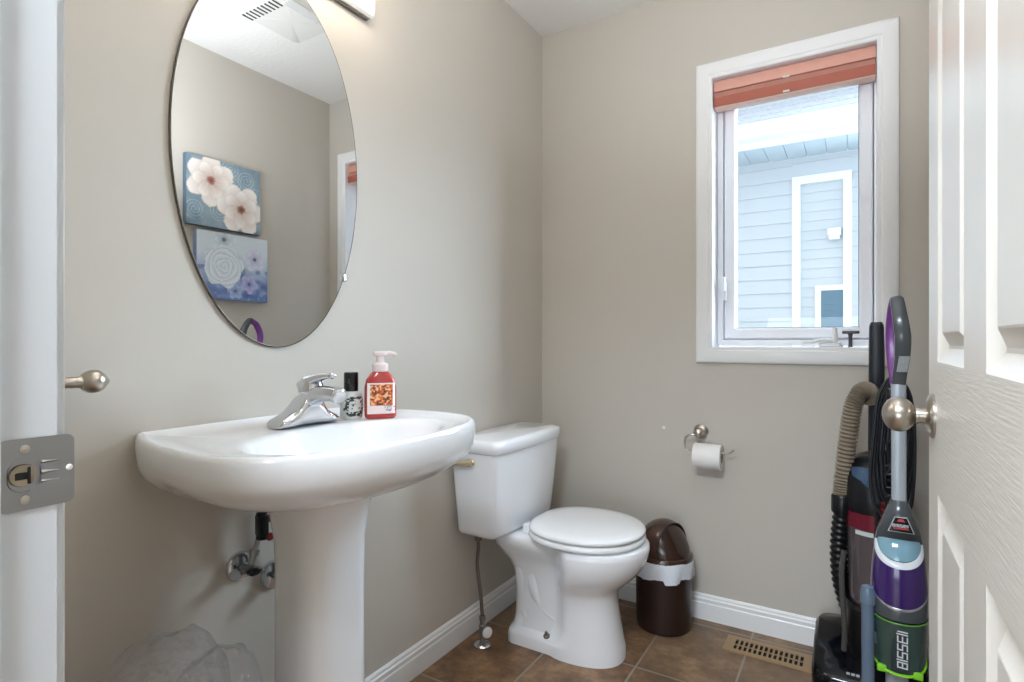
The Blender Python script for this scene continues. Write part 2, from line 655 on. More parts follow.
frame_profile(bm, [(-0.0, -0.006), (0.004, 0.0), (0.010, 0.002), (0.034, 0.002), (0.040, -0.002), (0.044, -0.05), (0, -0.05)], (GX0, D + 0.083, GZ0), (1, 0, 0), (0, 0, 1), (0, -1, 0), gw, gh)
sash = obj('sash', bm, vinyl_m, win, sharp=25)
bm = bmesh.new()
box(bm, (GX0 - 0.004, D + 0.112, GZ0 - 0.004), (GX1 + 0.004, D + 0.116, GZ1 + 0.004))
obj('pane', bm, glass_mat('window_glass', (0.95, 0.985, 1.0), refl=0.0), sash)
bm = bmesh.new()
frame_profile(bm, [(0, 0.004), (0, 0.0), (-0.0025, 0.0), (-0.0025, 0.004)], (GX0, D + 0.104, GZ0), (1, 0, 0), (0, 0, 1), (0, -1, 0), gw, gh)
box(bm, (GX0, D + 0.1, GZ1 - 0.009), (GX1, D + 0.104, GZ1 - 0.001))
obj('gasket', bm, mat('gasket_grey', (96, 112, 124), rough=0.6), sash)
bm = bmesh.new()       # latch lever on the left frame
box(bm, (0.768, D + 0.060, 1.225), (0.780, D + 0.072, 1.30), 0.003)
box(bm, (0.765, D + 0.045, 1.262), (0.777, D + 0.060, 1.318), 0.004)
obj('latch', bm, white_m, win)
bm = bmesh.new()       # folded crank operator
box(bm, (1.095, D + 0.022, WZ0 + 0.001), (1.165, D + 0.07, WZ0 + 0.020), 0.006)
tube(bm, smooth_path([(1.145, D + 0.03, WZ0 + 0.022), (1.11, D + 0.012, WZ0 + 0.025), (1.07, D + 0.006, WZ0 + 0.020), (1.045, D + 0.006, WZ0 + 0.018)], 5), [0.0075] * 14 + [0.006, 0.005], 10)
lathe(bm, [(0.0095, 0), (0.0095, 0.02), (0.0075, 0.034), (0.007, 0.052)], (1.146, D + 0.028, WZ0 + 0.018), (0, 0, 1), 16)
obj('crank_handle', bm, white_m, win)
bm = bmesh.new()       # grey tee-shaped key
lathe(bm, [(0.0075, 0), (0.006, 0.006), (0.006, 0.04), (0.0085, 0.05)], (1.193, D + 0.03, WZ0 + 0.001), (0, 0, 1), 14)
box(bm, (1.168, D + 0.022, WZ0 + 0.048), (1.220, D + 0.038, WZ0 + 0.058), 0.003)
tk = obj('tee_handle', bm, mat('dark_metal', (84, 86, 90), rough=0.35, metal=0.8), win)
tk['label'] = 'dark grey T-shaped handle'

# raised blind
bl = thing('window_blind', 'terracotta blind raised at the top of the white window', 'blind', (1.0025, D + 0.03, 2.0))
salmon_m = mat('blind_valance', (218, 162, 146), rough=0.45)
terra_m = mat('blind_slat', (174, 96, 78), rough=0.5, bump=(60, 0.2, (0.2, 1, 8)))
bm = bmesh.new()
prism_profile(bm, [(0.0, 0), (0.010, 0.002), (0.014, 0.02), (0.010, 0.040), (0.0, 0.046), (-0.035, 0.046), (-0.035, 0)], (WX0 + 0.004, D + 0.02, WZ1 - 0.050), (WX1 - 0.004, D + 0.02, WZ1 - 0.050), out=(0, -1, 0))
obj('valance', bm, salmon_m, bl, sharp=25)
bm = bmesh.new()
for k in range(5):
    z = WZ1 - 0.058 - k * 0.0035
    box(bm, (WX0 + 0.006, D + 0.006, z), (WX1 - 0.006, D + 0.052, z + 0.0024), 0.0008, 1)
obj('slat_stack', bm, salmon_m, bl)
bm = bmesh.new()
prism_profile(bm, [(0.012, 0.001), (0.013, 0.036), (-0.036, 0.036), (-0.036, 0.001)], (WX0 + 0.005, D + 0.018, WZ1 - 0.108), (WX1 - 0.005, D + 0.018, WZ1 - 0.108), out=(0, -1, 0))
obj('bottom_slat', bm, terra_m, bl, sharp=25)
bm = bmesh.new()
box(bm, (WX0 + 0.005, D + 0.004, WZ1 - 0.1125), (WX1 - 0.005, D + 0.056, WZ1 - 0.1085), 0.002)
obj('bottom_rail', bm, mat('blind_rail', (226, 190, 176), rough=0.45), bl)
for z in (WZ1 - 0.055, WZ1 - 0.106):
    bm = bmesh.new()
    box(bm, (0.984, D - 0.001, z), (1.006, D + 0.008, z + 0.006), 0.002)
    obj('clip', bm, white_m, bl)

# ------------------------------------------------------------------ open door on the right
DX = 1.306
DY0, DY1 = 0.232, 1.092
door_v = mat('door_paint_grain', (226, 222, 216), rough=0.3, bump=(26, 0.16, (3, 9, 0.7)))
door_h = mat('door_paint_cross_grain', (226, 222, 216), rough=0.3, bump=(26, 0.22, (3, 0.7, 14)))
doorE = bpy.data.objects.new('door_1', None)
COL.objects.link(doorE)
doorE.location = (DX, DY0, 0)
tag(doorE, 'white six-panel door standing open at the right edge', 'door', kind='structure')
ycuts = [DY0, 0.416, 0.6406, 0.7585, 0.983, DY1]
zcuts = [0.012, 0.24, 0.855, 1.04, 1.60, 1.71, 1.92, 2.04]
bm = bmesh.new()
steps = [(0.0, 0.0), (0.002, 0.001), (0.019, 0.0105), (0.023, 0.0105), (0.039, 0.0015), (0.041, 0.001)]
for side in (0, 1):
    x0 = DX if side == 0 else DX + 0.035
    sg = 1 if side == 0 else -1
    for i in range(5):
        for j in range(7):
            y0, y1, z0, z1 = ycuts[i], ycuts[i + 1], zcuts[j], zcuts[j + 1]
            panel = i in (1, 3) and j in (1, 3, 5)
            if not panel:
                f = bm.faces.new([bm.verts.new(p) for p in ((x0, y0, z0), (x0, y1, z0), (x0, y1, z1), (x0, y0, z1))])
                f.material_index = 1 if (j in (2, 4, 0, 6) and i in (1, 2, 3)) else 0
            else:
                rings = [[Vector((x0 + sg * d, a, b)) for a, b in ((y0 + s, z0 + s), (y1 - s, z0 + s), (y1 - s, z1 - s), (y0 + s, z1 - s))] for s, d in steps]
                loft(bm, rings, False, True)
z0, z1 = zcuts[0], zcuts[-1]
for quad in (((DY0, z0), (DY1, z0)), ((DY1, z0), (DY1, z1)), ((DY1, z1), (DY0, z1)), ((DY0, z1), (DY0, z0))):
    (a, b), (c, d) = quad
    bm.faces.new([bm.verts.new(p) for p in ((DX, a, b), (DX, c, d), (DX + 0.035, c, d), (DX + 0.035, a, b))])
bmesh.ops.remove_doubles(bm, verts=bm.verts, dist=1e-5)
obj('door_leaf', bm, [door_v, door_h], doorE, sharp=12)
KY = 1.030
for sg, x0 in ((-1, DX), (1, DX + 0.035)):
    bm = bmesh.new()
    lathe(bm, [(0.0325, 0), (0.0325, 0.003), (0.030, 0.006), (0.022, 0.0085), (0.0125, 0.010)], (x0, KY, SZ), (sg, 0, 0), 32)
    obj('rose', bm, nickel_m, doorE)
    bm = bmesh.new()
    k = 1.0 if sg < 0 else 0.8
    prof = [(0.0115, 0.008), (0.0115, 0.018), (0.0125, 0.0185), (0.0125, 0.022), (0.0105, 0.0225)]
    for q in range(3, 25):
        a = PI * q / 24
        prof.append((0.0262 * math.sin(a) + 0.0001, 0.0425 - 0.0215 * math.cos(a)))
    prof = [(r, h * k) for r, h in prof]
    lathe(bm, prof, (x0, KY, SZ), (sg, 0, 0), 32)
    obj('knob', bm, nickel_m, doorE)
bm = bmesh.new()
box(bm, (DX + 0.005, DY1 - 0.001, SZ - 0.028), (DX + 0.030, DY1 + 0.0012, SZ + 0.028), 0.0005)
lathe(bm, [(0.009, 0), (0.009, 0.008), (0.007, 0.011)], (DX + 0.0175, DY1, SZ), (0, 1, 0), 16)
obj('latch_plate', bm, nickel_m, doorE)
for z in (0.25, 1.03, 1.80):
    bm = bmesh.new()
    lathe(bm, [(0.006, 0), (0.006, 0.09)], (DX + 0.041, DY0 - 0.010, z - 0.045), (0, 0, 1), 12)
    box(bm, (DX + 0.036, DY0 - 0.022, z - 0.045), (DX + 0.0395, DY0 + 0.002, z + 0.045))
    obj('hinge', bm, nickel_m, doorE)

# ------------------------------------------------------------------ pedestal sink
SCY = 0.818
half = [(0, -.255), (.05, -.277), (.12, -.298), (.2, -.314), (.3, -.324), (.37, -.314), (.43, -.284), (.475, -.222), (.502, -.13), (.512, 0)]
ctrl = [(x, y, 0) for x, y in half] + [(x, -y, 0) for x, y in reversed(half[:-1])]
outl = [(p.x, p.y) for p in smooth_path(ctrl, 5)]
outl += [(0, .255 - .51 * k / 16) for k in range(1, 16)]


def mapell(cx, ax, ay, s=1.0):
    out = []
    for x, y in outl:
        a = math.atan2(y, x - cx)
        out.append((cx + ax * s * math.cos(a), ay * s * math.sin(a)))
    return out


neck = mapell(.2, .09, .08)


def sring(s, z):
    out = []
    for (x, y), (nx, ny) in zip(outl, neck):
        px, py = max(0.0005, nx + (x - nx) * s), ny + (y - ny) * s
        t = min(1, max(0, (px - .02) / .18))
        dz = .018 * (1 - 1.0 * py) * t * t * (3 - 2 * t) * min(1, max(0, (.858 - z) / .06))
        out.append(Vector((px, SCY + py, z + dz)))
    return out


def bring(s, z, sh=0.0):
    return [Vector((x + sh, SCY + y, z)) for x, y in mapell(.335, .132, .225, s)]


sink = thing('pedestal_sink', 'white porcelain pedestal sink under the oval mirror', 'sink', (0.2, SCY, 0))
bm = bmesh.new()
rings = [sring(a_, b_) for a_, b_ in ((0, .735), (.25, .736), (.45, .742), (.65, .756), (.78, .771), (.88, .788), (.955, .808), (.985, .828), (1, .856), (1.003, .870), (.998, .881), (.985, .8875), (.965, .8895), (.945, .8885), (.92, .8845))]
rings += [bring(1.16, .8815), bring(1.08, .8808), bring(1.03, .879), bring(1.0, .874), bring(.965, .863), bring(.90, .842), bring(.80, .818), bring(.62, .798), bring(.4, .787), bring(.15, .783)]
loft(bm, rings, True, True)
obj('basin', bm, porc_m, sink, sharp=60)
bm = bmesh.new()
lathe(bm, [(0.028, 0), (0.028, 0.002), (0.02, 0.0035), (0.012, 0.002)], (.335, SCY, .7835), (0, 0, 1), 24)
obj('drain', bm, chrome_m, sink)
bm = bmesh.new()
sec = [(0.0, .115, .120, 4), (.03, .115, .120, 4), (.06, .100, .105, 3.6), (.12, .088, .093, 3.2), (.3, .081, .084, 3), (.48, .080, .083, 3), (.58, .081, .083, 3), (.65, .085, .086, 2.8), (.71, .099, .096, 2.5), (.752, .116, .107, 2.3)]
rings = []
for z, hx, hy, e in sec:
    rings.append(srect(.217, SCY + .013, hx, hy, z, e, 56))
loft(bm, rings)
obj('pedestal', bm, porc_m, sink, sharp=60)

# supply pipework below the sink, part of the sink's plumbing
braid_m = mat('braided_hose', (168, 168, 170), rough=0.35, metal=0.8, bump=(900, 0.5))


def sink_valve(y, z, kind):
    t = thing('water_valve', kind, 'valve', (0, y, z))
    bm = bmesh.new()
    lathe(bm, [(0.034, 0), (0.034, 0.003), (0.030, 0.009), (0.016, 0.014)], (0, y, z), (1, 0, 0), 28)
    obj('escutcheon', bm, chrome_m, t)
    bm = bmesh.new()
    lathe(bm, [(0.0085, 0.01), (0.0085, 0.022), (0.0115, 0.022), (0.0115, 0.050)], (0, y, z), (1, 0, 0), 16)
    lathe(bm, [(0.008, 0), (0.008, 0.03), (0.0115, 0.03), (0.0115, 0.042)], (0.036, y + .002, z), (0, 0.35, 1), 14)
    lathe(bm, [(0.006, 0), (0.006, 0.02)], (0.04, y, z), (0, -1, 0), 12)
    obj('valve_body', bm, steel_m, t)
    bm = bmesh.new()
    lathe(bm, [(0.007, 0.0), (0.013, 0.002), (0.013, 0.012), (0.009, 0.015)], (0.050, y, z), (1, 0, 0), 10, sx=1.3, sy=0.7)
    obj('valve_handle', bm, black_m, t)
    bm = bmesh.new()
    tube(bm, smooth_path([(0.036, y + 0.014, z + 0.036), (0.042, y + 0.021, z + 0.065), (0.052, y + 0.022, z + 0.10), (0.060, y + 0.022, z + 0.19)], 8), 0.0065, 10)
    obj('supply_hose', bm, braid_m, t)
    return t


v = sink_valve(.782, .553, 'chrome shut-off valve with supply hose left of the sink pedestal')
bm = bmesh.new()
for z0 in (.618, .668):
    lathe(bm, [(0.011, 0), (0.0125, 0.002), (0.0125, 0.012), (0.011, 0.014)], (.054, .802, z0), (0, 0.1, 1), 10)
box(bm, (.042, .792, .628), (.068, .812, .674), 0.003)
obj('coupling', bm, black_m, v)
for dz in (.622, .664):
    bm = bmesh.new()
    lathe(bm, [(0.0075, 0), (0.0095, 0.003), (0.0075, 0.006)], (.062, .817, dz), (0.75, -0.6, 0.1), 14)
    r_ = obj('coupling_ring', bm, mat('red_ring' + str(dz), (150, 40, 40), rough=0.4), v)
    r_['label'] = 'red plastic ring on the hose coupling'
v2 = sink_valve(.868, .505, 'chrome shut-off valve half hidden behind the sink pedestal')

# ------------------------------------------------------------------ faucet
fa = thing('faucet', 'chrome single-lever faucet on the white sink deck', 'faucet', (.16, .836, .8838))
FCY = .836
bm = bmesh.new()
rings = []
hs = [(-.079, .004, .020), (-.077, .013, .026), (-.070, .018, .030), (-.054, .025, .032), (-.040, .034, .032), (-.030, .048, .031), (-.022, .064, .030), (-.012, .072, .030), (0, .074, .030), (.012, .072, .030), (.022, .064, .030), (.030, .048, .031), (.040, .034, .032), (.054, .025, .032), (.070, .018, .030), (.077, .013, .026), (.079, .004, .020)]
for dy, h, hx in hs:
    ring = []
    sh = .010 * (h / .074) ** 1.5
    for k in range(20):
        a = 2 * PI * k / 20
        ca, sa = math.cos(a), math.sin(a)
        px = .157 + math.copysign(abs(ca) ** .55, ca) * hx * (1 - .22 * max(0, sa) * h / .074) + sh * (1 + sa)
        pz = .8838 + h / 2 + math.copysign(abs(sa) ** .55, sa) * h / 2
        ring.append(Vector((px, FCY + dy, pz)))
    rings.append(ring)
loft(bm, rings)
obj('faucet_body', bm, chrome_m, fa, sharp=50)
bm = bmesh.new()
path = smooth_path([(.155, FCY, .928), (.19, FCY, .9455), (.22, FCY, .9545), (.250, FCY, .956), (.268, FCY, .953)], 6)
tube(bm, path, [1.15 - .012 * k for k in range(len(path))], 20, sec=(.021, .0175))
obj('spout', bm, chrome_m, fa, sharp=50)
bm = bmesh.new()
lathe(bm, [(.015, 0), (.0165, .001), (.0165, .010), (.0145, .012), (.012, .011)], (.262, FCY, .953), (.94, 0, -.33), 24)
obj('aerator', bm, chrome_m, fa)
bm = bmesh.new()
prof = [(.026, 0), (.027, .003), (.0265, .008), (.026, .016), (.024, .025), (.019, .033), (.011, .038), (.003, .0395)]
lathe(bm, prof, (.178, FCY, .9555), (.14, 0, .99), 28)
obj('handle_dome', bm, chrome_m, fa, sharp=50)
bm = bmesh.new()
path = smooth_path([(.165, FCY, .968), (.185, FCY, .979), (.208, FCY, .988), (.230, FCY, .993), (.246, FCY, .994)], 5)
tube(bm, path, [1.15 - .037 * k for k in range(len(path))], 16, sec=(.022, .0125))
lv = obj('lever', bm, chrome_m, fa, sharp=50)
bm = bmesh.new()
bmesh.ops.create_uvsphere(bm, u_segments=16, v_segments=10, radius=.0075)
bmesh.ops.translate(bm, verts=bm.verts, vec=(.249, FCY, .994))
obj('lever_tip', bm, chrome_m, lv)


# ------------------------------------------------------------------ painted pictures and labels as vertex colours
def paint_mat(name, rough=0.6):
    m = bpy.data.materials.new(name)
    m.use_nodes = True
    nt = m.node_tree
    a = nt.nodes.new('ShaderNodeVertexColor')
    a.layer_name = 'paint'
    nt.links.new(a.outputs['Color'], nt.nodes['Principled BSDF'].inputs['Base Color'])
    nt.nodes['Principled BSDF'].inputs['Roughness'].default_value = rough
    return m


canvas_m = paint_mat('canvas_print', 0.7)
label_m = paint_mat('label_print', 0.4)


def grid_paint(name, pos, fn, nu, nv, m, parent):
    """grid surface pos(u,v) coloured by fn(u,v) -> sRGB"""
    me = bpy.data.meshes.new(name)
    vs = [pos(i / nu, j / nv) for j in range(nv + 1) for i in range(nu + 1)]
    fs = [(j * (nu + 1) + i, j * (nu + 1) + i + 1, (j + 1) * (nu + 1) + i + 1, (j + 1) * (nu + 1) + i) for j in range(nv) for i in range(nu)]
    me.from_pydata([tuple(v) for v in vs], [], fs)
    ca = me.color_attributes.new('paint', 'FLOAT_COLOR', 'POINT')
    cols = [(*lin(fn(i / nu, j / nv)), 1.0) for j in range(nv + 1) for i in range(nu + 1)]
    ca.data.foreach_set('color', np.array(cols, dtype=np.float32).ravel())
    me.materials.append(m)
    o = bpy.data.objects.new(name, me)
    COL.objects.link(o)
    if parent:
        o.parent = parent
        o.matrix_parent_inverse = parent_world(parent).inverted()
    return o


def hsh(x, y):
    v = math.sin(x * 127.1 + y * 311.7) * 43758.5453
    return v - math.floor(v)


def vnoise(x, y):
    xi, yi = math.floor(x), math.floor(y)
    fx, fy = x - xi, y - yi
    fx, fy = fx * fx * (3 - 2 * fx), fy * fy * (3 - 2 * fy)
    a = hsh(xi, yi) * (1 - fx) + hsh(xi + 1, yi) * fx
    b = hsh(xi, yi + 1) * (1 - fx) + hsh(xi + 1, yi + 1) * fx
    return a * (1 - fy) + b * fy


def mixc(a, b, t):
    t = min(1, max(0, t))
    return tuple(a[i] + (b[i] - a[i]) * t for i in range(3))


def bloom(c, u, v, cx, cy, rad, npet, ph, light, shade, heart, asp=1.15):
    """open blossom: broad overlapping petals painted one over the other"""
    dx, dy = (u - cx) * asp, v - cy
    if math.hypot(dx, dy) > rad * 1.25:
        return c
    for ring, off in ((1.0, 0.0), (0.72, 0.5)):
        for k in range(npet):
            a = ph + 2 * PI * (k + off) / npet
            ca, sa = math.cos(a), math.sin(a)
            l, t = dx * ca + dy * sa, -dx * sa + dy * ca
            l0 = rad * ring * .54
            wob = 1 + .16 * (vnoise(u * 18 + k * 3, v * 18) - .5)
            e = math.hypot((l - l0) / (rad * ring * .50), t / (rad * ring * .40)) * wob
            if e < 1:
                g = max(0, min(1, l / (rad * ring)))
                vein = .10 * math.sin(t / rad * 40 + k) * (1 - g)
                c = mixc(shade, light, .05 + 1.0 * g ** 1.1 + vein)
                if e > .90:
                    c = mixc(c, shade, .24)
    d = math.hypot(dx, dy)
    if d < rad * .2:
        c = mixc(heart, c, (d / (rad * .2)) ** 2 * (.5 + vnoise(u * 60, v * 60)))
    return c


def rose(c, u, v, cx, cy, rad, light, shade, asp=1.15):
    """full rose: whorls of curling petals"""
    dx, dy = (u - cx) * asp, v - cy
    d = math.hypot(dx, dy) / rad
    a = math.atan2(dy, dx)
    edge = 1 + .07 * math.sin(a * 5 + 1) + .05 * math.sin(a * 8)
    if d < edge:
        f = (d * 4.6 + a / (2 * PI) + .22 * math.sin(a * 3 + d * 7)) % 1.0
        c = mixc(shade, light, .25 + .75 * f ** .6)
        if f < .13:
            c = mixc(c, shade, .6)
    return c


def paint_a(u, v):          # u grows with y (towards the window), v grows upwards
    n = vnoise(u * 9, v * 9)
    c = mixc((106, 132, 148), (158, 176, 186), n * 0.8 + 0.2 * vnoise(u * 30, v * 30))
    for cx, cy in ((.80, .80), (.42, .26), (.10, .22), (.94, .58), (.58, .92), (.62, .72)):
        d = math.hypot((u - cx) * 1.15, v - cy)
        a = math.atan2(v - cy, u - cx)
        if d < .15 and abs(((d * 22 - a / (2 * PI) * 1.0) % 1.0) - .5) < .14:
            c = mixc(c, (196, 208, 212), .55)
    c = bloom(c, u, v, .31, .68, .37, 6, .5, (246, 240, 234), (196, 172, 160), (142, 76, 62))
    c = bloom(c, u, v, .72, .34, .38, 6, 1.0, (248, 244, 240), (200, 178, 166), (110, 66, 46))
    return c


def paint_b(u, v):
    n = vnoise(u * 7 + 3, v * 7)
    c = mixc((104, 132, 184), (216, 228, 238), (v - .10) * 1.8 + .5 * (n - .5))
    if v < .5:
        c = mixc(c, (74, 86, 150), max(0, vnoise(u * 13, v * 13) - .45) * 1.2)
    c = mixc(c, (230, 236, 244), max(0, vnoise(u * 21, v * 21) - .6) * .9)
    c = bloom(c, u, v, .80, .66, .19, 5, .5, (228, 230, 244), (176, 182, 214), (96, 84, 130))
    c = bloom(c, u, v, .36, .90, .20, 5, .1, (230, 238, 244), (168, 188, 206), (90, 100, 116))
    c = bloom(c, u, v, .72, .26, .15, 5, 1.1, (196, 196, 232), (136, 138, 196), (84, 84, 140))
    c = bloom(c, u, v, .52, .14, .13, 5, .4, (180, 196, 226), (118, 138, 190), (90, 96, 150))
    c = rose(c, u, v, .36, .50, .31, (240, 244, 248), (176, 198, 220))
    return c


def canvas(y0, y1, z0, z1, fn, label, side):
    t = thing('canvas_picture', label, 'picture', (W, (y0 + y1) / 2, z0), 'flower canvases on the right wall')
    bm = bmesh.new()
    box(bm, (W - .029, y0, z0), (W - .0005, y1, z1), .002)
    obj('canvas_wrap', bm, side, t)
    grid_paint('print', lambda u, v: (W - .0297, y0 + .001 + (y1 - y0 - .002) * u, z0 + .001 + (z1 - z0 - .002) * v), fn, 110, 96, canvas_m, t)


canvas(1.41, 1.78, 1.602, 1.922, paint_a, 'canvas print of two white blossoms on slate blue, hung above the other canvas', mat('canvas_edge_slate', (92, 112, 128), rough=.7))
canvas(1.457, 1.822, 1.266, 1.584, paint_b, 'pale blue canvas print of a white rose, hung below the other canvas', mat('canvas_edge_blue', (128, 150, 184), rough=.7))

# ------------------------------------------------------------------ bottles on the sink
BZ = .8822
pb = thing('spray_bottle', 'small clear bottle with black cap beside the red soap', 'bottle', (.165, .966, BZ))
bm = bmesh.new()
c = (.165, .966)
rings = [srect(*c, .021, .021, BZ, 3, 32), srect(*c, .0235, .0235, BZ + .004, 3.2, 32), srect(*c, .0235, .0235, BZ + .052, 3.2, 32), srect(*c, .021, .021, BZ + .062, 2.8, 32), srect(*c, .0125, .0125, BZ + .067, 2, 32), srect(*c, .0115, .0115, BZ + .07, 2, 32)]
loft(bm, rings)
obj('bottle', bm, mat('bottle_pearl', (222, 228, 228), rough=.12, spec=.6), pb)
bm = bmesh.new()
lathe(bm, [(.0165, .066), (.0172, .068), (.0172, .108), (.0155, .1115), (.006, .112)], (*c, BZ), (0, 0, 1), 28)
obj('cap', bm, blackg_m, pb)


def lab_p(u, v):
    x, y = u - .5, v - .5
    wreath = abs(math.hypot(x * 1.9, y * 1.9) - .78)
    n = vnoise(u * 16, v * 16)
    c_ = (222, 228, 226)
    if wreath < .26 and n > .42:
        c_ = (52, 62, 60)
    if abs(x) < .22 and abs(y) < .26:
        c_ = (216, 222, 220)
        if abs(y - .08) < .06 and vnoise(u * 30, v * 9) > .45:
            c_ = (70, 80, 80)
        if abs(y + .1) < .03 and vnoise(u * 34, 5) > .5:
            c_ = (110, 118, 118)
    return c_


def around(cx, cy, hx, hy, e, a0, a1, z0, z1, off=.0006):
    def f(u, v):
        a = R(a0 + (a1 - a0) * u)
        ca, sa = math.cos(a), math.sin(a)
        return (cx + math.copysign(abs(ca) ** (2 / e), ca) * (hx + off), cy + math.copysign(abs(sa) ** (2 / e), sa) * (hy + off), z0 + (z1 - z0) * v)
    return f


grid_paint('label', around(*c, .0235, .0235, 3.2, -90, 45, BZ + .007, BZ + .054), lab_p, 44, 40, label_m, pb)

sb = thing('soap_dispenser', 'red foaming hand soap bottle with white pump, right of the small black-capped bottle', 'soap dispenser', (.218, 1.010, BZ))
c = (.218, 1.010)
ang = R(-38)


def sbr(hx, hy, z, e=3.0, n=40):
    out = []
    for p in srect(0, 0, hx, hy, z, e, n):
        out.append(Vector((c[0] + p.x * math.cos(ang) - p.y * math.sin(ang), c[1] + p.x * math.sin(ang) + p.y * math.cos(ang), p.z)))
    return out


# wide side runs along local y, the flat face looks along local +x (towards the camera side)
soap_m = mat('red_soap', (206, 78, 72), rough=.08, trans=.35, spec=.5)
bm = bmesh.new()
loft(bm, [sbr(.018, .034, BZ, 3.6), sbr(.022, .0375, BZ + .005, 3.6), sbr(.0225, .038, BZ + .02, 3.6), sbr(.0225, .0375, BZ + .075, 3.6), sbr(.021, .034, BZ + .092, 3.2), sbr(.018, .026, BZ + .105, 2.6), sbr(.0155, .018, BZ + .113, 2.2), sbr(.015, .0155, BZ + .118, 2)])
obj('soap_bottle', bm, soap_m, sb)
clearp_m = mat('pump_pink_white', (232, 216, 216), rough=.25)
bm = bmesh.new()
lathe(bm, [(.0185, .113), (.0195, .115), (.0195, .130), (.016, .133), (.0105, .135), (.0095, .148), (.0115, .152)], (*c, BZ), (0, 0, 1), 28)
obj('pump_collar', bm, clearp_m, sb)
bm = bmesh.new()
rr = []
for z, hx, hy in ((.150, .011, .013), (.153, .014, .017), (.159, .0145, .018), (.162, .011, .014)):
    rr.append(sbr(hx, hy, BZ + z, 2.4, 24))
loft(bm, rr)
dirn = Vector((.55, .83, 0))
pth = smooth_path([Vector((*c, BZ + .156)) + dirn * .008, Vector((*c, BZ + .158)) + dirn * .020, Vector((*c, BZ + .156)) + dirn * .032, Vector((*c, BZ + .152)) + dirn * .038], 5)
tube(bm, pth, .0048, 10)
obj('pump_head', bm, clearp_m, sb)


def lab_s(u, v):
    if v < .26:
        if u > .62 and v > .08 and vnoise(u * 40, v * 40) > .55:
            return (120, 140, 160)
        return (240, 224, 226)
    if u < .09 or u > .91 or v > .95:
        return (244, 236, 234)
    n1, n2 = vnoise(u * 9 + 2, v * 10), vnoise(u * 17, v * 19 + 4)
    c_ = mixc((226, 120, 48), (178, 66, 40), n1)
    if n2 > .62:
        c_ = (240, 190, 140)
    elif n2 < .27:
        c_ = (66, 62, 54)
    return c_


def soap_face(u, v):
    yy = (u - .5) * .066
    xx = .0225 * (1 - min(1, abs(yy / .0378)) ** 3.6) ** (1 / 3.6) + .0007
    return (c[0] + xx * math.cos(ang) - yy * math.sin(ang), c[1] + xx * math.sin(ang) + yy * math.cos(ang), BZ + .012 + .074 * v)


grid_paint('label', soap_face, lab_s, 48, 54, label_m, sb)

# ------------------------------------------------------------------ oval mirror and vanity light
MY, MZ, MA, MB_ = .880, 1.510, .255, .457
mi = thing('oval_mirror', 'frameless oval wall mirror above the pedestal sink', 'mirror', (0, MY, MZ))


def ov(s, x, d=0):
    return [Vector((x, MY + (MA - d) * s * math.cos(2 * PI * k / 96), MZ + (MB_ - d) * s * math.sin(2 * PI * k / 96))) for k in range(96)]


bm = bmesh.new()
loft(bm, [ov(1, .0015), ov(1, .0065), ov(1, .007, .002)], True, False)
obj('mirror_edge', bm, mat('mirror_edge_glass', (78, 72, 66), rough=.2), mi, sharp=20)
bm = bmesh.new()
loft(bm, [ov(1, .0066, .002), ov(1, .0076, .003)], False, True)
obj('mirror_glass', bm, mat('mirror_silver', (238, 240, 240), rough=0.0, metal=1.0), mi, sharp=2)
bm = bmesh.new()
a = R(-36)
py, pz = MY + MA * math.cos(a), MZ + MB_ * math.sin(a)
box(bm, (0.0005, py - .010, pz - .010), (.0105, py + .006, pz + .010), .001)
obj('mirror_clip', bm, chrome_m, mi)

vl = thing('vanity_light', 'lit strip light with globe bulbs above the oval mirror', 'light fixture', (0, MY, 2.0))
bm = bmesh.new()
prism_profile(bm, [(0, 0), (.018, 0), (.026, .006), (.030, .020), (.030, .095), (.026, .109), (.018, .115), (0, .115)], (0, .585, 1.995), (0, 1.180, 1.995), out=(1, 0, 0))
obj('back_plate', bm, mat('fixture_plate', (244, 242, 238), rough=.3), vl, sharp=20)
bm = bmesh.new()
box(bm, (.0005, .582, 1.9905), (.013, 1.172, 1.9952), .001)
obj('lower_lip', bm, mat('fixture_lip', (120, 110, 100), rough=.3, metal=.9), vl)
bulb_m = mat('bulb_glow', (255, 240, 220), rough=.4, emit=((1.0, .86, .70), 12.0))
for k in range(4):
    y = .665 + k * .1435
    bm = bmesh.new()
    lathe(bm, [(.022, .028), (.022, .050), (.018, .056)], (0, y, 2.065), (1, 0, 0), 20)
    s_ = obj('socket', bm, chrome_m, vl)
    bm = bmesh.new()
    prof = [(.014, .052)] + [(.046 * math.sin(PI * q / 16), .105 - .046 * math.cos(PI * q / 16)) for q in range(2, 16)] + [(.001, .151)]
    lathe(bm, prof, (0, y, 2.065), (1, 0, 0), 24)
    obj('bulb', bm, bulb_m, s_)

# ------------------------------------------------------------------ exhaust fan on the ceiling
ef = thing('exhaust_fan', 'square white ceiling exhaust fan grille seen in the mirror', 'exhaust fan', (.83, 1.545, H))
bm = bmesh.new()
rr = [srect(.83, 1.545, .15, .148, H - .0005, 12, 48), srect(.83, 1.545, .15, .148, H - .016, 12, 48), srect(.83, 1.545, .132, .131, H - .030, 12, 48)]
loft(bm, rr, False, True)
obj('cover', bm, mat('fan_cover', (214, 212, 208), rough=.5), ef)
bm = bmesh.new()
for k in range(9):
    x = .765 + k * .024
    box(bm, (x - .003, 1.408, H - .0320), (x + .005, 1.455, H - .0290))
obj('grille_slots', bm, mat('grille_dark', (70, 66, 62), rough=.7), ef)
bm = bmesh.new()
for k in range(9):
    x = .7 + k * .006
    box(bm, (x - .0015, 1.44, H - .034), (x + .0015, 1.66, H - .0290))
obj('grille_ribs', bm, white_m, ef)

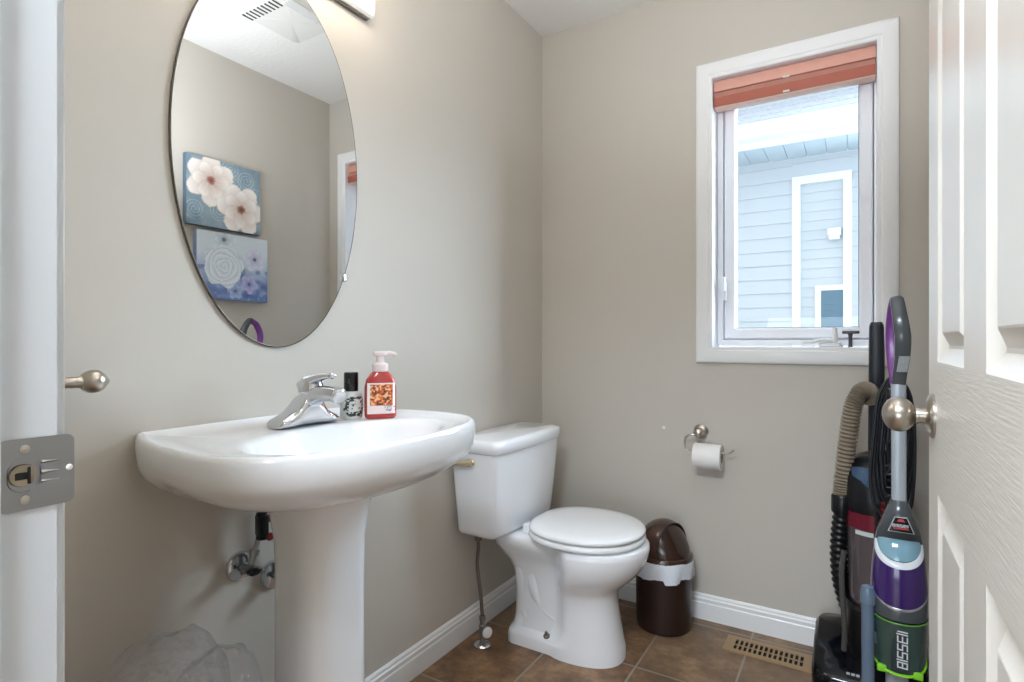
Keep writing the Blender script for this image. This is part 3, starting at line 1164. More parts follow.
# ------------------------------------------------------------------ towel arm by the doorway
tb = thing('towel_bar', 'satin nickel towel arm on the wall beside the door jamb', 'towel bar', (0, .28, 1.0))
bm = bmesh.new()
lathe(bm, [(.026, 0), (.026, .004), (.018, .009), (.009, .013), (.008, .05), (.013, .056), (.013, .072), (.008, .078)], (0, .285, .998), (1, 0, 0), 24)
obj('post', bm, nickel_m, tb)
bm = bmesh.new()
prof = [(.0095, 0), (.0095, .155), (.0105, .158), (.0095, .162), (.0105, .172), (.0155, .176), (.0193, .183), (.0205, .191), (.0190, .199), (.0145, .206), (.009, .211), (.0045, .2145), (.001, .216)]
lathe(bm, prof, (.064, .275, .998), (0, 1, 0), 24)
obj('arm', bm, nickel_m, tb)

# ------------------------------------------------------------------ toilet
TY = 1.797
to = thing('toilet', 'white two-piece toilet in the corner, seat lid closed', 'toilet', (.35, TY, 0))


def smst(a, b, x):
    t = min(1, max(0, (x - a) / (b - a)))
    return t * t * (3 - 2 * t)


def tring(z, xr, xf, wr, wf, xt, e=2.3, n=28):
    """outline: rounded nose of half-width wf in front of xt, tail of half-width wr back to xr"""
    pts = []
    for k in range(n + 1):
        a = -PI / 2 + PI * k / n
        ca, sa = max(0.0, math.cos(a)), math.sin(a)
        pts.append((xt + (xf - xt) * ca ** (2 / e), wf * math.copysign(abs(sa) ** (2 / e), sa)))
    tail = []
    m = 12
    for k in range(1, m + 1):
        t = k / m
        x = xt + (xr - xt) * t
        w = wr + (wf - wr) * (1 - smst(0.0, .22, t))
        w *= math.sqrt(max(0.0, 1 - (max(0, t - .86) / .145) ** 2)) if t > .86 else 1
        tail.append((x, w))
    pts += tail
    pts += [(x, -w) for x, w in reversed(tail)]
    return [Vector((x, TY + y, z)) for x, y in pts]


bm = bmesh.new()
FT = .014       # the foot sits a touch further from the sink than the bowl
rings = [tring(*a_) for a_ in ((0.0, .13, .546, .103, .114, .36, 2.4), (.035, .13, .546, .102, .113, .36, 2.4), (.046, .132, .543, .097, .112, .36, 2.4), (.056, .140, .540, .074, .110, .37, 2.4),
         (.10, .146, .533, .068, .106, .385, 2.4), (.17, .150, .523, .067, .103, .385, 2.3), (.215, .150, .522, .068, .106, .385, 2.2), (.240, .150, .532, .070, .116, .385, 2.15),
         (.262, .145, .556, .074, .136, .39, 2.1), (.290, .13, .586, .082, .156, .405, 2.05), (.32, .105, .610, .098, .170, .415, 2.05), (.35, .09, .624, .120, .178, .420, 2.05),
         (.375, .085, .630, .128, .181, .425, 2.05), (.392, .085, .629, .128, .180, .425, 2.05), (.398, .09, .622, .122, .174, .425, 2.05))]
for k_, rg in enumerate(rings):
    for p_ in rg:
        p_.y += FT * max(0, 1 - p_.z / .26)
loft(bm, rings)
for sg in (-1, 1):      # cast trapway swelling down both flanks
    o1 = TY + FT * .4
    path = smooth_path([(.345, o1 + sg * .048, .262), (.300, o1 + sg * .052, .268), (.262, o1 + sg * .053, .275), (.240, o1 + sg * .053, .245), (.243, o1 + sg * .053, .195), (.262, TY + FT + sg * .051, .150), (.30, TY + FT + sg * .050, .118), (.36, TY + FT + sg * .048, .100)], 8)
    tube(bm, path, .0255, 18)
    path = smooth_path([(.185, TY + sg * .050, .330), (.188, TY + sg * .050, .25), (.190, TY + FT + sg * .050, .16), (.205, TY + FT + sg * .050, .09), (.25, TY + FT + sg * .047, .06)], 8)
    tube(bm, path, .0255, 16)
obj('bowl', bm, porc_m, to, sharp=60)
bm = bmesh.new()


def tkr(z, x0, x1, y0, y1, bow):
    out = []
    for p in srect(0, 0, 1, 1, 0, 13, 80):
        x = (x0 + x1) / 2 + p.x * (x1 - x0) / 2
        if p.x > 0:
            x += bow * (1 - min(1, abs(p.y)) ** 2) * p.x
        out.append(Vector((x, TY + (y0 + y1) / 2 + p.y * (y1 - y0) / 2, z)))
    return out


loft(bm, [tkr(.398, .03, .165, -.205, .176, .008), tkr(.406, .022, .182, -.215, .188, .010), tkr(.418, .02, .187, -.219, .192, .012), tkr(.55, .018, .196, -.236, .208, .014), tkr(.692, .015, .203, -.253, .224, .016)])
obj('tank', bm, porc_m, to, sharp=45)
bm = bmesh.new()
loft(bm, [tkr(.6925, .012, .206, -.253, .222, .016), tkr(.696, .010, .211, -.258, .227, .016), tkr(.724, .010, .212, -.259, .228, .016), tkr(.733, .014, .207, -.254, .223, .016), tkr(.737, .03, .19, -.238, .208, .014)])
obj('tank_lid', bm, porc_m, to, sharp=60)
bm = bmesh.new()
lathe(bm, [(.011, 0), (.011, .006), (.007, .010), (.007, .018)], (.112, TY - .249, .663), (0, -1, 0), 18)
tube(bm, smooth_path([(.118, TY - .262, .664), (.085, TY - .266, .660), (.055, TY - .266, .655), (.035, TY - .264, .652)], 5), [.0125] * 3 + [.009] * 5 + [.0075] * 4 + [.009] * 4, 12)
fl = obj('flush_lever', bm, gold_m, to)
fl['label'] = 'gold coloured flush lever'


def seat_ring(z, g, s=1.0, flat=.0):
    out = []
    for k in range(64):
        a = 2 * PI * k / 64
        ca, sa = math.cos(a), math.sin(a)
        e = 2.05 if ca > 0 else 2.5
        ax = .198 if ca > 0 else .192
        out.append(Vector((.419 + (ax * s - g) * math.copysign(abs(ca) ** (2 / e), ca), TY + (.189 * s - g) * math.copysign(abs(sa) ** (2 / e), sa), z)))
    return out


bm = bmesh.new()
loft(bm, [seat_ring(.402, .012), seat_ring(.404, .003), seat_ring(.411, 0), seat_ring(.419, .002), seat_ring(.4225, .008)])
obj('seat', bm, seat_m, to, sharp=60)
bm = bmesh.new()
loft(bm, [seat_ring(.4265, .010), seat_ring(.4285, .003), seat_ring(.4345, .001), seat_ring(.4405, .004), seat_ring(.4445, .014), seat_ring(.447, .05), seat_ring(.4485, .11)])
obj('seat_lid', bm, seat_m, to, sharp=60)
for s in (-1, 1):
    bm = bmesh.new()
    box(bm, (.215, TY + s * .075 - .02, .399), (.250, TY + s * .075 + .02, .432), .006)
    obj('seat_hinge', bm, seat_m, to)
for s in (-1, 1):
    bm = bmesh.new()
    lathe(bm, [(.011, 0), (.0115, .006), (.007, .010), (.0055, .018), (.002, .021)], (.30, TY + FT + s * .088, .051), (0, s * .25, 1), 10)
    bt = obj('floor_bolt', bm, mat('rusty_bolt' + ('a' if s < 0 else 'b'), (112, 104, 96), rough=.5, metal=.7), to)

# supply valve and hose to the tank
tv = thing('water_valve', 'floor-mounted shut-off valve with grey hose left of the toilet', 'valve', (.088, 1.642, 0))
bm = bmesh.new()
lathe(bm, [(.030, 0), (.030, .004), (.024, .010), (.013, .014)], (.088, 1.642, 0), (0, 0, 1), 28)
obj('escutcheon', bm, chrome_m, tv)
bm = bmesh.new()
lathe(bm, [(.009, .012), (.009, .04), (.0125, .04), (.0125, .072), (.009, .075), (.009, .09), (.011, .09), (.011, .104)], (.088, 1.642, 0), (0, 0, 1), 14)
lathe(bm, [(.007, 0), (.007, .03)], (.088, 1.642, .055), (.9, -.25, 0), 12)
obj('valve_body', bm, steel_m, tv)
bm = bmesh.new()
lathe(bm, [(.010, .020), (.018, .022), (.019, .027), (.017, .033), (.008, .035)], (.088, 1.642, .055), (.9, -.25, 0), 24, sy=1.0)
wh = obj('valve_handle', bm, white_m, tv)
wh['label'] = 'round white plastic valve handle'
bm = bmesh.new()
tube(bm, smooth_path([(.088, 1.642, .10), (.083, 1.640, .17), (.074, 1.638, .24), (.070, 1.636, .29), (.081, 1.628, .345), (.085, 1.622, .395)], 8), .0065, 10)
lathe(bm, [(.013, 0), (.013, .02)], (.085, 1.622, .376), (0, 0, 1), 10)
obj('supply_hose', bm, mat('grey_hose', (112, 102, 92), rough=.45, metal=.4, bump=(700, .4)), tv)

# ------------------------------------------------------------------ waste bin
BX, BY, BR = .590, 2.118, .104
wbin = thing('waste_bin', 'dark brown swing-lid waste bin with white liner in the corner', 'waste bin', (BX, BY, 0))
brown_m = mat('brown_plastic', (44, 28, 24), rough=.35, bump=(50, .08))
lidb_m = mat('brown_lid', (62, 40, 32), rough=.16, coat=.4)
bm = bmesh.new()
lathe(bm, [(.090, 0), (.097, .004), (.101, .03), (BR, .254), (.100, .254), (.096, .03), (.0, .028)], (BX, BY, .0), (0, 0, 1), 48, True, False)
obj('bin_body', bm, brown_m, wbin, sharp=50)
liner_m = mat('bin_liner', (214, 218, 226), rough=.35, bump=(40, .5))
bm = bmesh.new()
rings = []
random.seed(4)
for j, (r, z) in enumerate([(.1015, .262), (.1045, .265), (.1065, .257), (.1075, .240), (.1080, .222), (.1080, .204)]):
    ring = []
    for k in range(96):
        a = 2 * PI * k / 96
        w = j / 5
        crease = .0022 * math.sin(a * 9 + j) + .0018 * math.sin(a * 23 + 2 * j) + .0012 * math.sin(a * 41 - j)
        dr = (crease + .0028) * w
        dz = w * (.006 * math.sin(a * 2 + 3.2) + .002 * math.sin(a * 7)) + w * w * (-.012 if 5.0 < a < 5.5 else 0)
        bul = .006 * math.exp(-((a - 5.35) / .25) ** 2) * w
        ring.append(Vector((BX + (r + dr + bul) * math.cos(a), BY + (r + dr + bul) * math.sin(a), z + dz)))
    rings.append(ring)
loft(bm, rings, False, False)
lin_o = obj('liner', bm, liner_m, wbin, sharp=60)
lin_o['label'] = 'white plastic bag folded over the rim'
LZ = .262
bm = bmesh.new()
lathe(bm, [(.103, -.002), (.1065, 0), (.1065, .012), (.102, .016), (.097, .017)], (BX, BY, LZ), (0, 0, 1), 48, False, False)
# hood: vertical slices across the local axis, arch opening faces right
dirx = Vector((math.cos(R(-20)), math.sin(R(-20)), 0))
diry = Vector((-dirx.y, dirx.x, 0))


def slice_ring(t, k, hgt, n=28):
    rad = math.sqrt(max(1e-6, .0985 ** 2 - t * t)) * k
    return [Vector((BX, BY, LZ + .012)) + dirx * t + diry * (rad * math.cos(PI * q / n)) + Vector((0, 0, max(0.0, math.sin(PI * q / n)) ** .8 * hgt)) for q in range(n + 1)]


HT = .124
hood = []
for q in range(15):
    t = -.0984 + (.0984 + .036) * q / 14
    hood.append(slice_ring(t, 1.0, HT * (max(0.0, 1 - (t / .0985) ** 2 * .98)) ** .5 if t < 0 else HT * (1 - (t / .0985) ** 2) ** .5))
loft(bm, hood, closed=False)
obj('lid_hood', bm, lidb_m, wbin, sharp=50)
bm = bmesh.new()
flap = []
for q in range(9):
    t = .034 + (.0975 - .034) * q / 8
    flap.append(slice_ring(t, .965, (HT * .93 - .006) * (1 - .93 * ((t - .034) / .064) ** 1.15)))
loft(bm, flap, closed=False)
obj('swing_flap', bm, mat('brown_flap', (52, 34, 28), rough=.22, coat=.3), wbin, sharp=50)
bm = bmesh.new()
arch = slice_ring(.036, 1.0, HT * (1 - (.036 / .0985) ** 2) ** .5)
tube(bm, arch, .0028, 8, up=(1, 0, 0))
obj('hood_rim', bm, brown_m, wbin)

# ------------------------------------------------------------------ toilet paper holder and roll
tp = thing('paper_holder', 'nickel pivoting toilet paper holder on the wall under the window', 'toilet paper holder', (.698, D, .72))
bm = bmesh.new()
lathe(bm, [(.027, 0), (.027, .004), (.022, .009), (.014, .012), (.010, .02), (.012, .03), (.0165, .038), (.018, .047), (.0155, .056), (.008, .061), (.001, .062)], (.698, D, .720), (0, -1, 0), 28)
obj('mount', bm, nickel_m, tp)
bm = bmesh.new()
path = smooth_path([(.692, 2.200, .713), (.668, 2.197, .711), (.652, 2.196, .700), (.648, 2.196, .680), (.651, 2.196, .660), (.662, 2.196, .6525), (.70, 2.196, .6525), (.76, 2.196, .653), (.800, 2.196, .654), (.816, 2.196, .658), (.826, 2.196, .667)], 6)
tube(bm, path, .0032, 10)
obj('wire_arm', bm, nickel_m, tp)
roll = thing('toilet_paper_roll', 'white toilet paper roll hanging on the nickel holder', 'toilet paper', (.735, 2.196, .632))
bm = bmesh.new()
lathe(bm, [(.0205, -.050), (.046, -.050), (.0475, -.048), (.0475, .048), (.046, .050), (.0205, .050), (.0205, -.050)], (.735, 2.196, .6355), (1, 0, 0), 48, False, False)
obj('paper', bm, paper_m, roll)
bm = bmesh.new()
lathe(bm, [(.0203, -.050), (.0203, .050), (.019, .050), (.019, -.050), (.0203, -.050)], (.735, 2.196, .6355), (1, 0, 0), 32, False, False)
obj('cardboard_core', bm, card_m, roll)

# ------------------------------------------------------------------ floor register
fr = thing('floor_register', 'tan metal floor vent set in the tiles below the window', 'floor vent', (.95, 2.105, 0))
RX0, RX1, RY0, RY1 = .815, 1.090, 2.050, 2.160
tan_m = mat('register_tan', (160, 130, 94), rough=.4)
slots = []
for k in range(14):
    x = RX0 + .030 + k * .0158
    slots.append((x, x + .0098))
bm = bmesh.new()
lo_, hi_ = .0005, .0055
sy0, sy1 = RY0 + .020, RY1 - .020
box(bm, (RX0, RY0, lo_), (RX1, sy0, hi_))
box(bm, (RX0, sy1, lo_), (RX1, RY1, hi_))
xs = [RX0] + [v_ for s_ in slots for v_ in s_] + [RX1]
for k in range(0, len(xs), 2):
    box(bm, (xs[k], sy0, lo_), (xs[k + 1], sy1, hi_))
box(bm, (RX0 + .03, (sy0 + sy1) / 2 - .0025, lo_), (RX1 - .03, (sy0 + sy1) / 2 + .0025, hi_ - .001))
clean_wall(bm)
obj('grille', bm, tan_m, fr)
bm = bmesh.new()
box(bm, (RX0 + .02, sy0 - .004, .0003), (RX1 - .02, sy1 + .004, .0014))
obj('duct_opening', bm, mat('duct_dark', (16, 14, 12), rough=.9), fr)

# ------------------------------------------------------------------ clear plastic bag by the pedestal
film_m = glass_mat('clear_film', (.99, .99, 1.0), refl=.07, body=.2, body_rgb=(248, 248, 252), rough=.09, bump=(34, .9))
nt_ = film_m.node_tree        # noise streaks whiten the film, painted in for dense folds and highlights
tc_ = nt_.nodes.new('ShaderNodeTexCoord')
mp_ = nt_.nodes.new('ShaderNodeMapping')
mp_.inputs['Scale'].default_value = (1.0, 1.0, .45)
ns_ = nt_.nodes.new('ShaderNodeTexNoise')
ns_.noise_type = 'RIDGED_MULTIFRACTAL'
ns_.inputs['Scale'].default_value = 9.0
ns_.inputs['Detail'].default_value = 5.0
ns_.inputs['Distortion'].default_value = 1.2
rp_ = nt_.nodes.new('ShaderNodeMapRange')
rp_.inputs['From Min'].default_value = .55
rp_.inputs['From Max'].default_value = 1.15
rp_.inputs['To Min'].default_value = .12
rp_.inputs['To Max'].default_value = .85
nt_.links.new(tc_.outputs['Object'], mp_.inputs['Vector'])
nt_.links.new(mp_.outputs['Vector'], ns_.inputs['Vector'])
nt_.links.new(ns_.outputs['Fac'], rp_.inputs['Value'])
tl_ = nt_.nodes.new('ShaderNodeBsdfTranslucent')
tl_.inputs[0].default_value = (.93, .93, .96, 1)
ad_ = nt_.nodes.new('ShaderNodeMixShader')
ad_.inputs[0].default_value = .5
df_ = [n_ for n_ in nt_.nodes if n_.type == 'BSDF_DIFFUSE'][0]
for n_ in [n_ for n_ in nt_.nodes if n_.type == 'MIX_SHADER' and n_ != ad_ and not n_.inputs[0].is_linked]:
    nt_.links.new(rp_.outputs['Result'], n_.inputs[0])
    nt_.links.new(df_.outputs[0], ad_.inputs[1])
    nt_.links.new(tl_.outputs[0], ad_.inputs[2])
    nt_.links.new(ad_.outputs[0], n_.inputs[2])
for n_ in nt_.nodes:
    if n_.type == 'MATH':
        n_.inputs[1].default_value = .28
random.seed(11)


def crumple(x, y, z, f, a):
    v_ = 0
    for q, (kx, ky, kz, p) in enumerate(((1, .6, .3, 0), (-.7, 1.1, .5, 1.7), (.4, -.8, 1.2, 3.1), (1.3, .9, -1.0, .6), (-1.1, .5, 1.4, 2.2))):
        s = f * (1 + .8 * q)
        v_ += math.sin(s * (kx * x + ky * y + kz * z) + p + 1.2 * math.sin(s * .6 * (ky * x - kx * y))) / (1 + .9 * q)
    return a * v_


def lump(cx, cy, rx, ry, z0, z1, seed):
    bm = bmesh.new()
    nl, nn = 60, 120
    rings = []
    for j in range(nl + 1):
        t = j / nl
        if t < .62:
            z = z0 + (z1 - z0) * .72 * t / .62
            k = .90 + .10 * math.sin(PI * t / .62)
        else:
            a_ = (t - .62) / .38 * PI / 2
            z = z0 + (z1 - z0) * (.72 + .28 * math.sin(a_))
            k = max(.02, math.cos(a_) ** .75) * .90
        ring = []
        for i in range(nn):
            a = 2 * PI * i / nn
            x, y = math.cos(a) * k, math.sin(a) * k
            d = 1 + crumple(x + seed, y, z * 3, 3.4, .030)
            ring.append(Vector((cx + rx * x * d, cy + ry * y * d, max(z0 + .0005, z + crumple(x, y + seed, z * 2, 4.0, .009) * (1 if t > .1 else 0)))))
        rings.append(ring)
    loft(bm, rings)
    return bm


bag = thing('plastic_bag', 'crumpled clear plastic bag standing on the floor left of the pedestal', 'plastic bag', (.2, .54, 0))
obj('bag_film', lump(.175, .520, .115, .135, .001, .548, 2.0), film_m, bag, sharp=None)
bm = lump(.215, .600, .105, .090, .001, .500, 5.3)
obj('bag_fold', bm, film_m, bag, sharp=None)

# ------------------------------------------------------------------ black upright vacuum
VX, VY = 1.262, 2.055
bv = thing('upright_vacuum', 'black upright vacuum with ribbed hose below the window, behind the slim purple one', 'vacuum cleaner', (VX, VY, 0))
bm = bmesh.new()
NX0, NX1, NY0, NY1 = 1.090, 1.392, 1.925, 2.205


def nz(y0, y1, z, e=6):
    return srect((NX0 + NX1) / 2, (y0 + y1) / 2, (NX1 - NX0) / 2, (y1 - y0) / 2, z, e, 48)


def foot(s, z0):
    out = []
    for p in srect(0, 0, 1, 1, 0, 6, 56):
        x = (NX0 + NX1) / 2 + p.x * (NX1 - NX0) / 2 * s
        y = (NY0 + NY1) / 2 + p.y * (NY1 - NY0) / 2 * s
        t = (y - NY0) / (NY1 - NY0)
        out.append((x, y, t))
    return [Vector((x, y, z0(t))) for x, y, t in out]


loft(bm, [foot(.97, lambda t: .006), foot(1.0, lambda t: .016), foot(1.0, lambda t: .045 + .05 * t), foot(.97, lambda t: .062 + .075 * smst(0, .7, t)), foot(.9, lambda t: .072 + .08 * smst(0, .7, t)), foot(.6, lambda t: .085 + .075 * smst(.1, .8, t))])
base = obj('floor_nozzle', bm, blackg_m, bv, sharp=50)
bm = bmesh.new()
prism_profile(bm, [(0, 0), (.004, .002), (.004, .012), (0, .014)], (NX0 + .03, NY0 + .003, .03), (NX1 - .03, NY0 + .003, .03), out=(0, -1, 0))
obj('bumper_strip', bm, dgrey_m, base)
for s in (-1, 1):
    bm = bmesh.new()
    lathe(bm, [(.03, -.012), (.034, -.01), (.034, .01), (.03, .012)], (VX - .02 + s * .1, 2.185, .034), (1, 0, 0), 24)
    obj('wheel', bm, black_m, bv)
bm = bmesh.new()
for q in range(3):
    box(bm, (1.185 + q * .012, 1.9415, .0835), (1.194 + q * .012, 1.9445, .0895))
obj('print_mark', bm, mat('print_white', (180, 184, 190), rough=.5), base)
bm = bmesh.new()      # lower body / motor housing
loft(bm, [srect(VX, VY + .02, .07, .075, .10, 3, 40), srect(VX, VY + .015, .082, .085, .16, 3, 40), srect(VX, VY + .01, .084, .086, .23, 2.5, 40), srect(VX, VY, .086, .088, .262, 2.3, 40), srect(VX, VY, .080, .082, .275, 2.2, 40)])
obj('motor_housing', bm, black_m, bv)
bm = bmesh.new()      # clear dust cup
loft(bm, [srect(VX, VY, .068, .070, .270, 2.2, 40), srect(VX, VY, .074, .076, .31, 2.2, 40), srect(VX, VY, .078, .080, .53, 2.2, 40)], True, False)
obj('dust_cup', bm, mat('smoky_cup', (126, 114, 116), rough=.12, trans=.55, spec=.5), bv)
bm = bmesh.new()
lathe(bm, [(.035, .275), (.04, .33), (.042, .50), (.03, .53)], (VX, VY, 0), (0, 0, 1), 28)
obj('cyclone_core', bm, mat('cyclone_grey', (96, 84, 86), rough=.5), bv)
bm = bmesh.new()
loft(bm, [srect(VX, VY, .0795, .0815, .505, 2.2, 40), srect(VX, VY, .0800, .0820, .56, 2.2, 40)], False, False)
rb = obj('cup_band', bm, mat('red_band', (104, 20, 38), rough=.25), bv)
rb['label'] = 'translucent red band round the dust cup'
bm = bmesh.new()
loft(bm, [[Vector((VX + .0815 * math.cos(R(a)), VY + .0835 * math.sin(R(a)), z)) for a in range(228, 268, 6)] for z in (.489, .502)], closed=False)
obj('cup_label', bm, mat('print_white2', (200, 204, 206), rough=.5), bv)
bm = bmesh.new()      # black upper shell with domed top
loft(bm, [srect(VX, VY, .080, .082, .552, 2.2, 40), srect(VX, VY, .082, .084, .58, 2.3, 40), srect(VX, VY + .005, .080, .080, .65, 2.4, 40), srect(VX, VY + .01, .070, .070, .69, 2.4, 40), srect(VX, VY + .02, .050, .052, .715, 2.3, 40), srect(VX, VY + .03, .02, .03, .725, 2, 40)])
obj('upper_shell', bm, black_m, bv)
bm = bmesh.new()      # glossy blue lens of the carry cap
pts = []
for j in range(7):
    z = .625 + .055 * j / 6
    k_ = .0825 - .010 * smst(.64, .69, z)
    pts.append([Vector((VX + k_ * math.cos(R(a)), VY + .004 + k_ * math.sin(R(a)), z + .010 * math.sin(R(a - 205) * 2.2))) for a in range(196, 262, 6)])
loft(bm, pts, closed=False)
obj('cap_lens', bm, mat('blue_gloss', (58, 84, 112), rough=.08, coat=.6), bv)
bm = bmesh.new()      # handle post
path = smooth_path([(1.262, 2.135, .15), (1.262, 2.140, .5), (1.263, 2.132, .72), (1.264, 2.115, .88), (1.2645, 2.104, 1.0), (1.264, 2.098, 1.10), (1.2635, 2.096, 1.128)], 6)
tube(bm, path, [1.0] * 20 + [1.0, 1, 1, 1, .98, .98, .97, .96, .95, .94, .93, .92, .90, .88, .84, .78, .66][:len(path) - 20], 16, up=(0, 1, 0), sec=(.0215, .017))
obj('handle', bm, mat('handle_black', (30, 34, 42), rough=.35), bv, sharp=50)
# ribbed hose
hp = smooth_path([(1.252, 2.085, .885), (1.240, 2.065, .915), (1.220, 2.05, .908), (1.203, 2.045, .870), (1.192, 2.045, .800), (1.183, 2.045, .720), (1.176, 2.045, .640), (1.172, 2.045, .585)], 26)
rads = [.0245 + .0032 * math.sin(k * 2 * PI / 4.0) for k in range(len(hp))]
bm = bmesh.new()
tube(bm, hp, rads, 18)
obj('hose', bm, mat('hose_tan', (136, 124, 108), rough=.4, spec=.5), bv, sharp=80)
bm = bmesh.new()
lathe(bm, [(.029, 0), (.030, .004), (.030, .05), (.027, .055)], (1.172, 2.045, .535), (0, 0, 1), 24)
obj('hose_cuff', bm, black_m, bv)
hp = smooth_path([(1.172, 2.05, .535), (1.165, 2.055, .46), (1.163, 2.06, .38), (1.17, 2.07, .30), (1.19, 2.09, .22), (1.215, 2.11, .16)], 16)
bm = bmesh.new()
tube(bm, hp, [.0235 + .003 * math.sin(k * 2 * PI / 4) for k in range(len(hp))], 14)
obj('lower_hose', bm, black_m, bv, sharp=80)
bm = bmesh.new()
tube(bm, smooth_path([(1.178, 2.0, .43), (1.172, 1.995, .37), (1.174, 1.99, .29), (1.180, 1.99, .20), (1.178, 1.99, .13)], 8), .008, 10)
obj('duct_rib', bm, mat('rib_grey', (72, 70, 68), rough=.4), bv)
# red lettering strip on the front spine
bm = bmesh.new()
box(bm, (1.262, 1.955, .50), (1.300, 1.975, .62), .006)
obj('spine', bm, black_m, bv)
bm = bmesh.new()
for q in range(4):
    box(bm, (1.268, 1.9525, .545 + q * .016), (1.282, 1.9556, .555 + q * .016), .001, 1)
obj('red_mark', bm, mat('red_print', (190, 44, 48), rough=.4), bv)
# wound mains cord hanging from its two hooks
bm = bmesh.new()
random.seed(3)
for k in range(8):
    x0 = 1.252 + .010 * k * .55
    x1 = 1.345 - .006 * (k % 4)
    zt = .968 - .011 * (k % 5)
    zb = .575 + .020 * k
    y = 1.905 + .0105 * (k % 3) - .004 * (k // 3)
    cx = 1.302 - .002 * k
    loop = [(cx, y, zt), (x0 + .030, y + .003, zt - .014), (x0 + .010, y, zt - .065), (x0, y - .003, zt - .17), (x0 - .008 + .003 * k, y, zb + .10), (x0 + .006, y, zb + .02), (cx - .01, y + .002, zb), (x1 - .012, y, zb + .02), (x1, y, zb + .11), (x1 + .002, y + .003, zt - .16), (x1 - .006, y, zt - .06), (x1 - .024, y, zt - .014)]
    tube(bm, smooth_path(loop, 6, True), .0046, 8, closed=True)
tube(bm, smooth_path([(1.262, 1.915, .62), (1.258, 1.93, .50), (1.254, 1.945, .42), (1.262, 1.95, .36)], 8), .0042, 8)
obj('power_cord', bm, rubber_m, bv, sharp=None)
bm = bmesh.new()
box(bm, (1.280, 1.893, .905), (1.322, 2.112, .940), .008)
box(bm, (1.292, 1.885, .905), (1.312, 1.899, .955), .004)
obj('cord_hook', bm, black_m, bv)
bm = bmesh.new()
box(bm, (1.285, 1.893, .585), (1.318, 1.99, .607), .006)
obj('cord_hook', bm, black_m, bv)

# ------------------------------------------------------------------ slim purple and green vacuum
PX, PY = 1.298, 1.672
sv = thing('stick_vacuum', 'slim purple and green vacuum with grey loop handle beside the white door', 'vacuum cleaner', (PX, PY, 0))


def pring(z, hx, hy, tilt=0.0, n=48, e=2.2, cy=PY, cx=PX):
    out = []
    for p in srect(cx, cy, hx, hy, z, e, n):
        s = (p.y - cy) / hy        # -1 towards the camera
        out.append(Vector((p.x, p.y, z + tilt * s)))
    return out


sil_m = mat('silver_grey', (168, 176, 184), rough=.3, metal=.3)
gun_m = mat('gunmetal_plastic', (70, 75, 79), rough=.25, coat=.2)
purple_m = mat('purple_gloss', (54, 32, 92), rough=.12, coat=.5)
lime_m = mat('lime_green', (126, 196, 42), rough=.25)
green_m = mat('smoky_green', (58, 80, 76), rough=.14, trans=.2, coat=.4)
bm = bmesh.new()
loft(bm, [pring(.300, .046, .044, .022), pring(.305, .054, .052, .024), pring(.36, .0565, .056, .014), pring(.408, .0580, .058, .006)])
obj('dust_bin', bm, green_m, sv)
bm = bmesh.new()
loft(bm, [pring(.4045, .0582, .0584, .006), pring(.407, .0590, .0594, .008), pring(.410, .0586, .0588, .008)], False, False)
obj('green_band', bm, mat('band_green', (92, 150, 46), rough=.25), sv)
bm = bmesh.new()
loft(bm, [pring(.287, .040, .038, .012), pring(.290, .047, .046, .016), pring(.300, .0550, .0545, .025), pring(.304, .0570, .0562, .028), pring(.3065, .0562, .0550, .028)])
obj('green_ring', bm, lime_m, sv)
for s in (-1, 1):
    bm = bmesh.new()
    a = R(270 + s * 38)
    p = Vector((PX + .058 * math.cos(a), PY + .0555 * math.sin(a), .283))
    box(bm, (p.x - .010, p.y - .004, p.z - .010), (p.x + .010, p.y + .006, p.z + .008), .003)
    obj('release_tab', bm, lime_m, sv)
bm = bmesh.new()
loft(bm, [pring(.412, .0580, .058, .006), pring(.43, .0582, .058, .014), pring(.478, .0580, .0578, .046), pring(.480, .0574, .057, .046)])
obj('lower_shell', bm, gun_m, sv)
bm = bmesh.new()
loft(bm, [pring(.477, .0584, .0582, .0465), pring(.480, .0587, .0586, .0465), pring(.483, .0582, .058, .0465)], False, False)
obj('silver_line', bm, mat('silver_bright', (210, 214, 220), rough=.2, metal=.8), sv)
bm = bmesh.new()
loft(bm, [pring(.481, .0580, .0578, .0465), pring(.51, .0568, .0565, .044), pring(.545, .0532, .0525, .040), pring(.566, .0500, .049, .038)])
obj('purple_shell', bm, purple_m, sv)
bm = bmesh.new()
loft(bm, [pring(.565, .0504, .0495, .038), pring(.570, .0495, .0478, .0385), pring(.577, .0462, .0440, .038), pring(.579, .0440, .0410, .038)], False, False)
obj('white_ring', bm, mat('silver_white', (206, 210, 214), rough=.3), sv)
bm = bmesh.new()
loft(bm, [pring(.579, .0445, .0415, .036), pring(.590, .0420, .0390, .034), pring(.602, .034, .032, .028), pring(.612, .020, .018, .016)])
obj('dome', bm, mat('aqua_dome', (122, 160, 176), rough=.1, coat=.4), sv)
# shoulder with badge
bm = bmesh.new()
loft(bm, [pring(.560, .052, .030, .0, cy=PY + .020), pring(.600, .0455, .034, 0, cy=PY + .008), pring(.628, .037, .037, 0, cy=PY - .010), pring(.655, .0285, .034, 0, cy=PY - .014), pring(.676, .020, .028, 0, cy=PY - .012), pring(.684, .0165, .022, 0, cy=PY - .010)])
obj('shoulder', bm, gun_m, sv)
bm = bmesh.new()


def bad(k, dy):
    q = [(-.0265 * k, -.017 * k), (.0265 * k, -.017 * k), (.0125 * k, .018 * k), (-.0125 * k, .018 * k)]
    return [Vector((PX + .002 + a, PY - .0525 + dy + b * .20, .6335 + b)) for a, b in q]


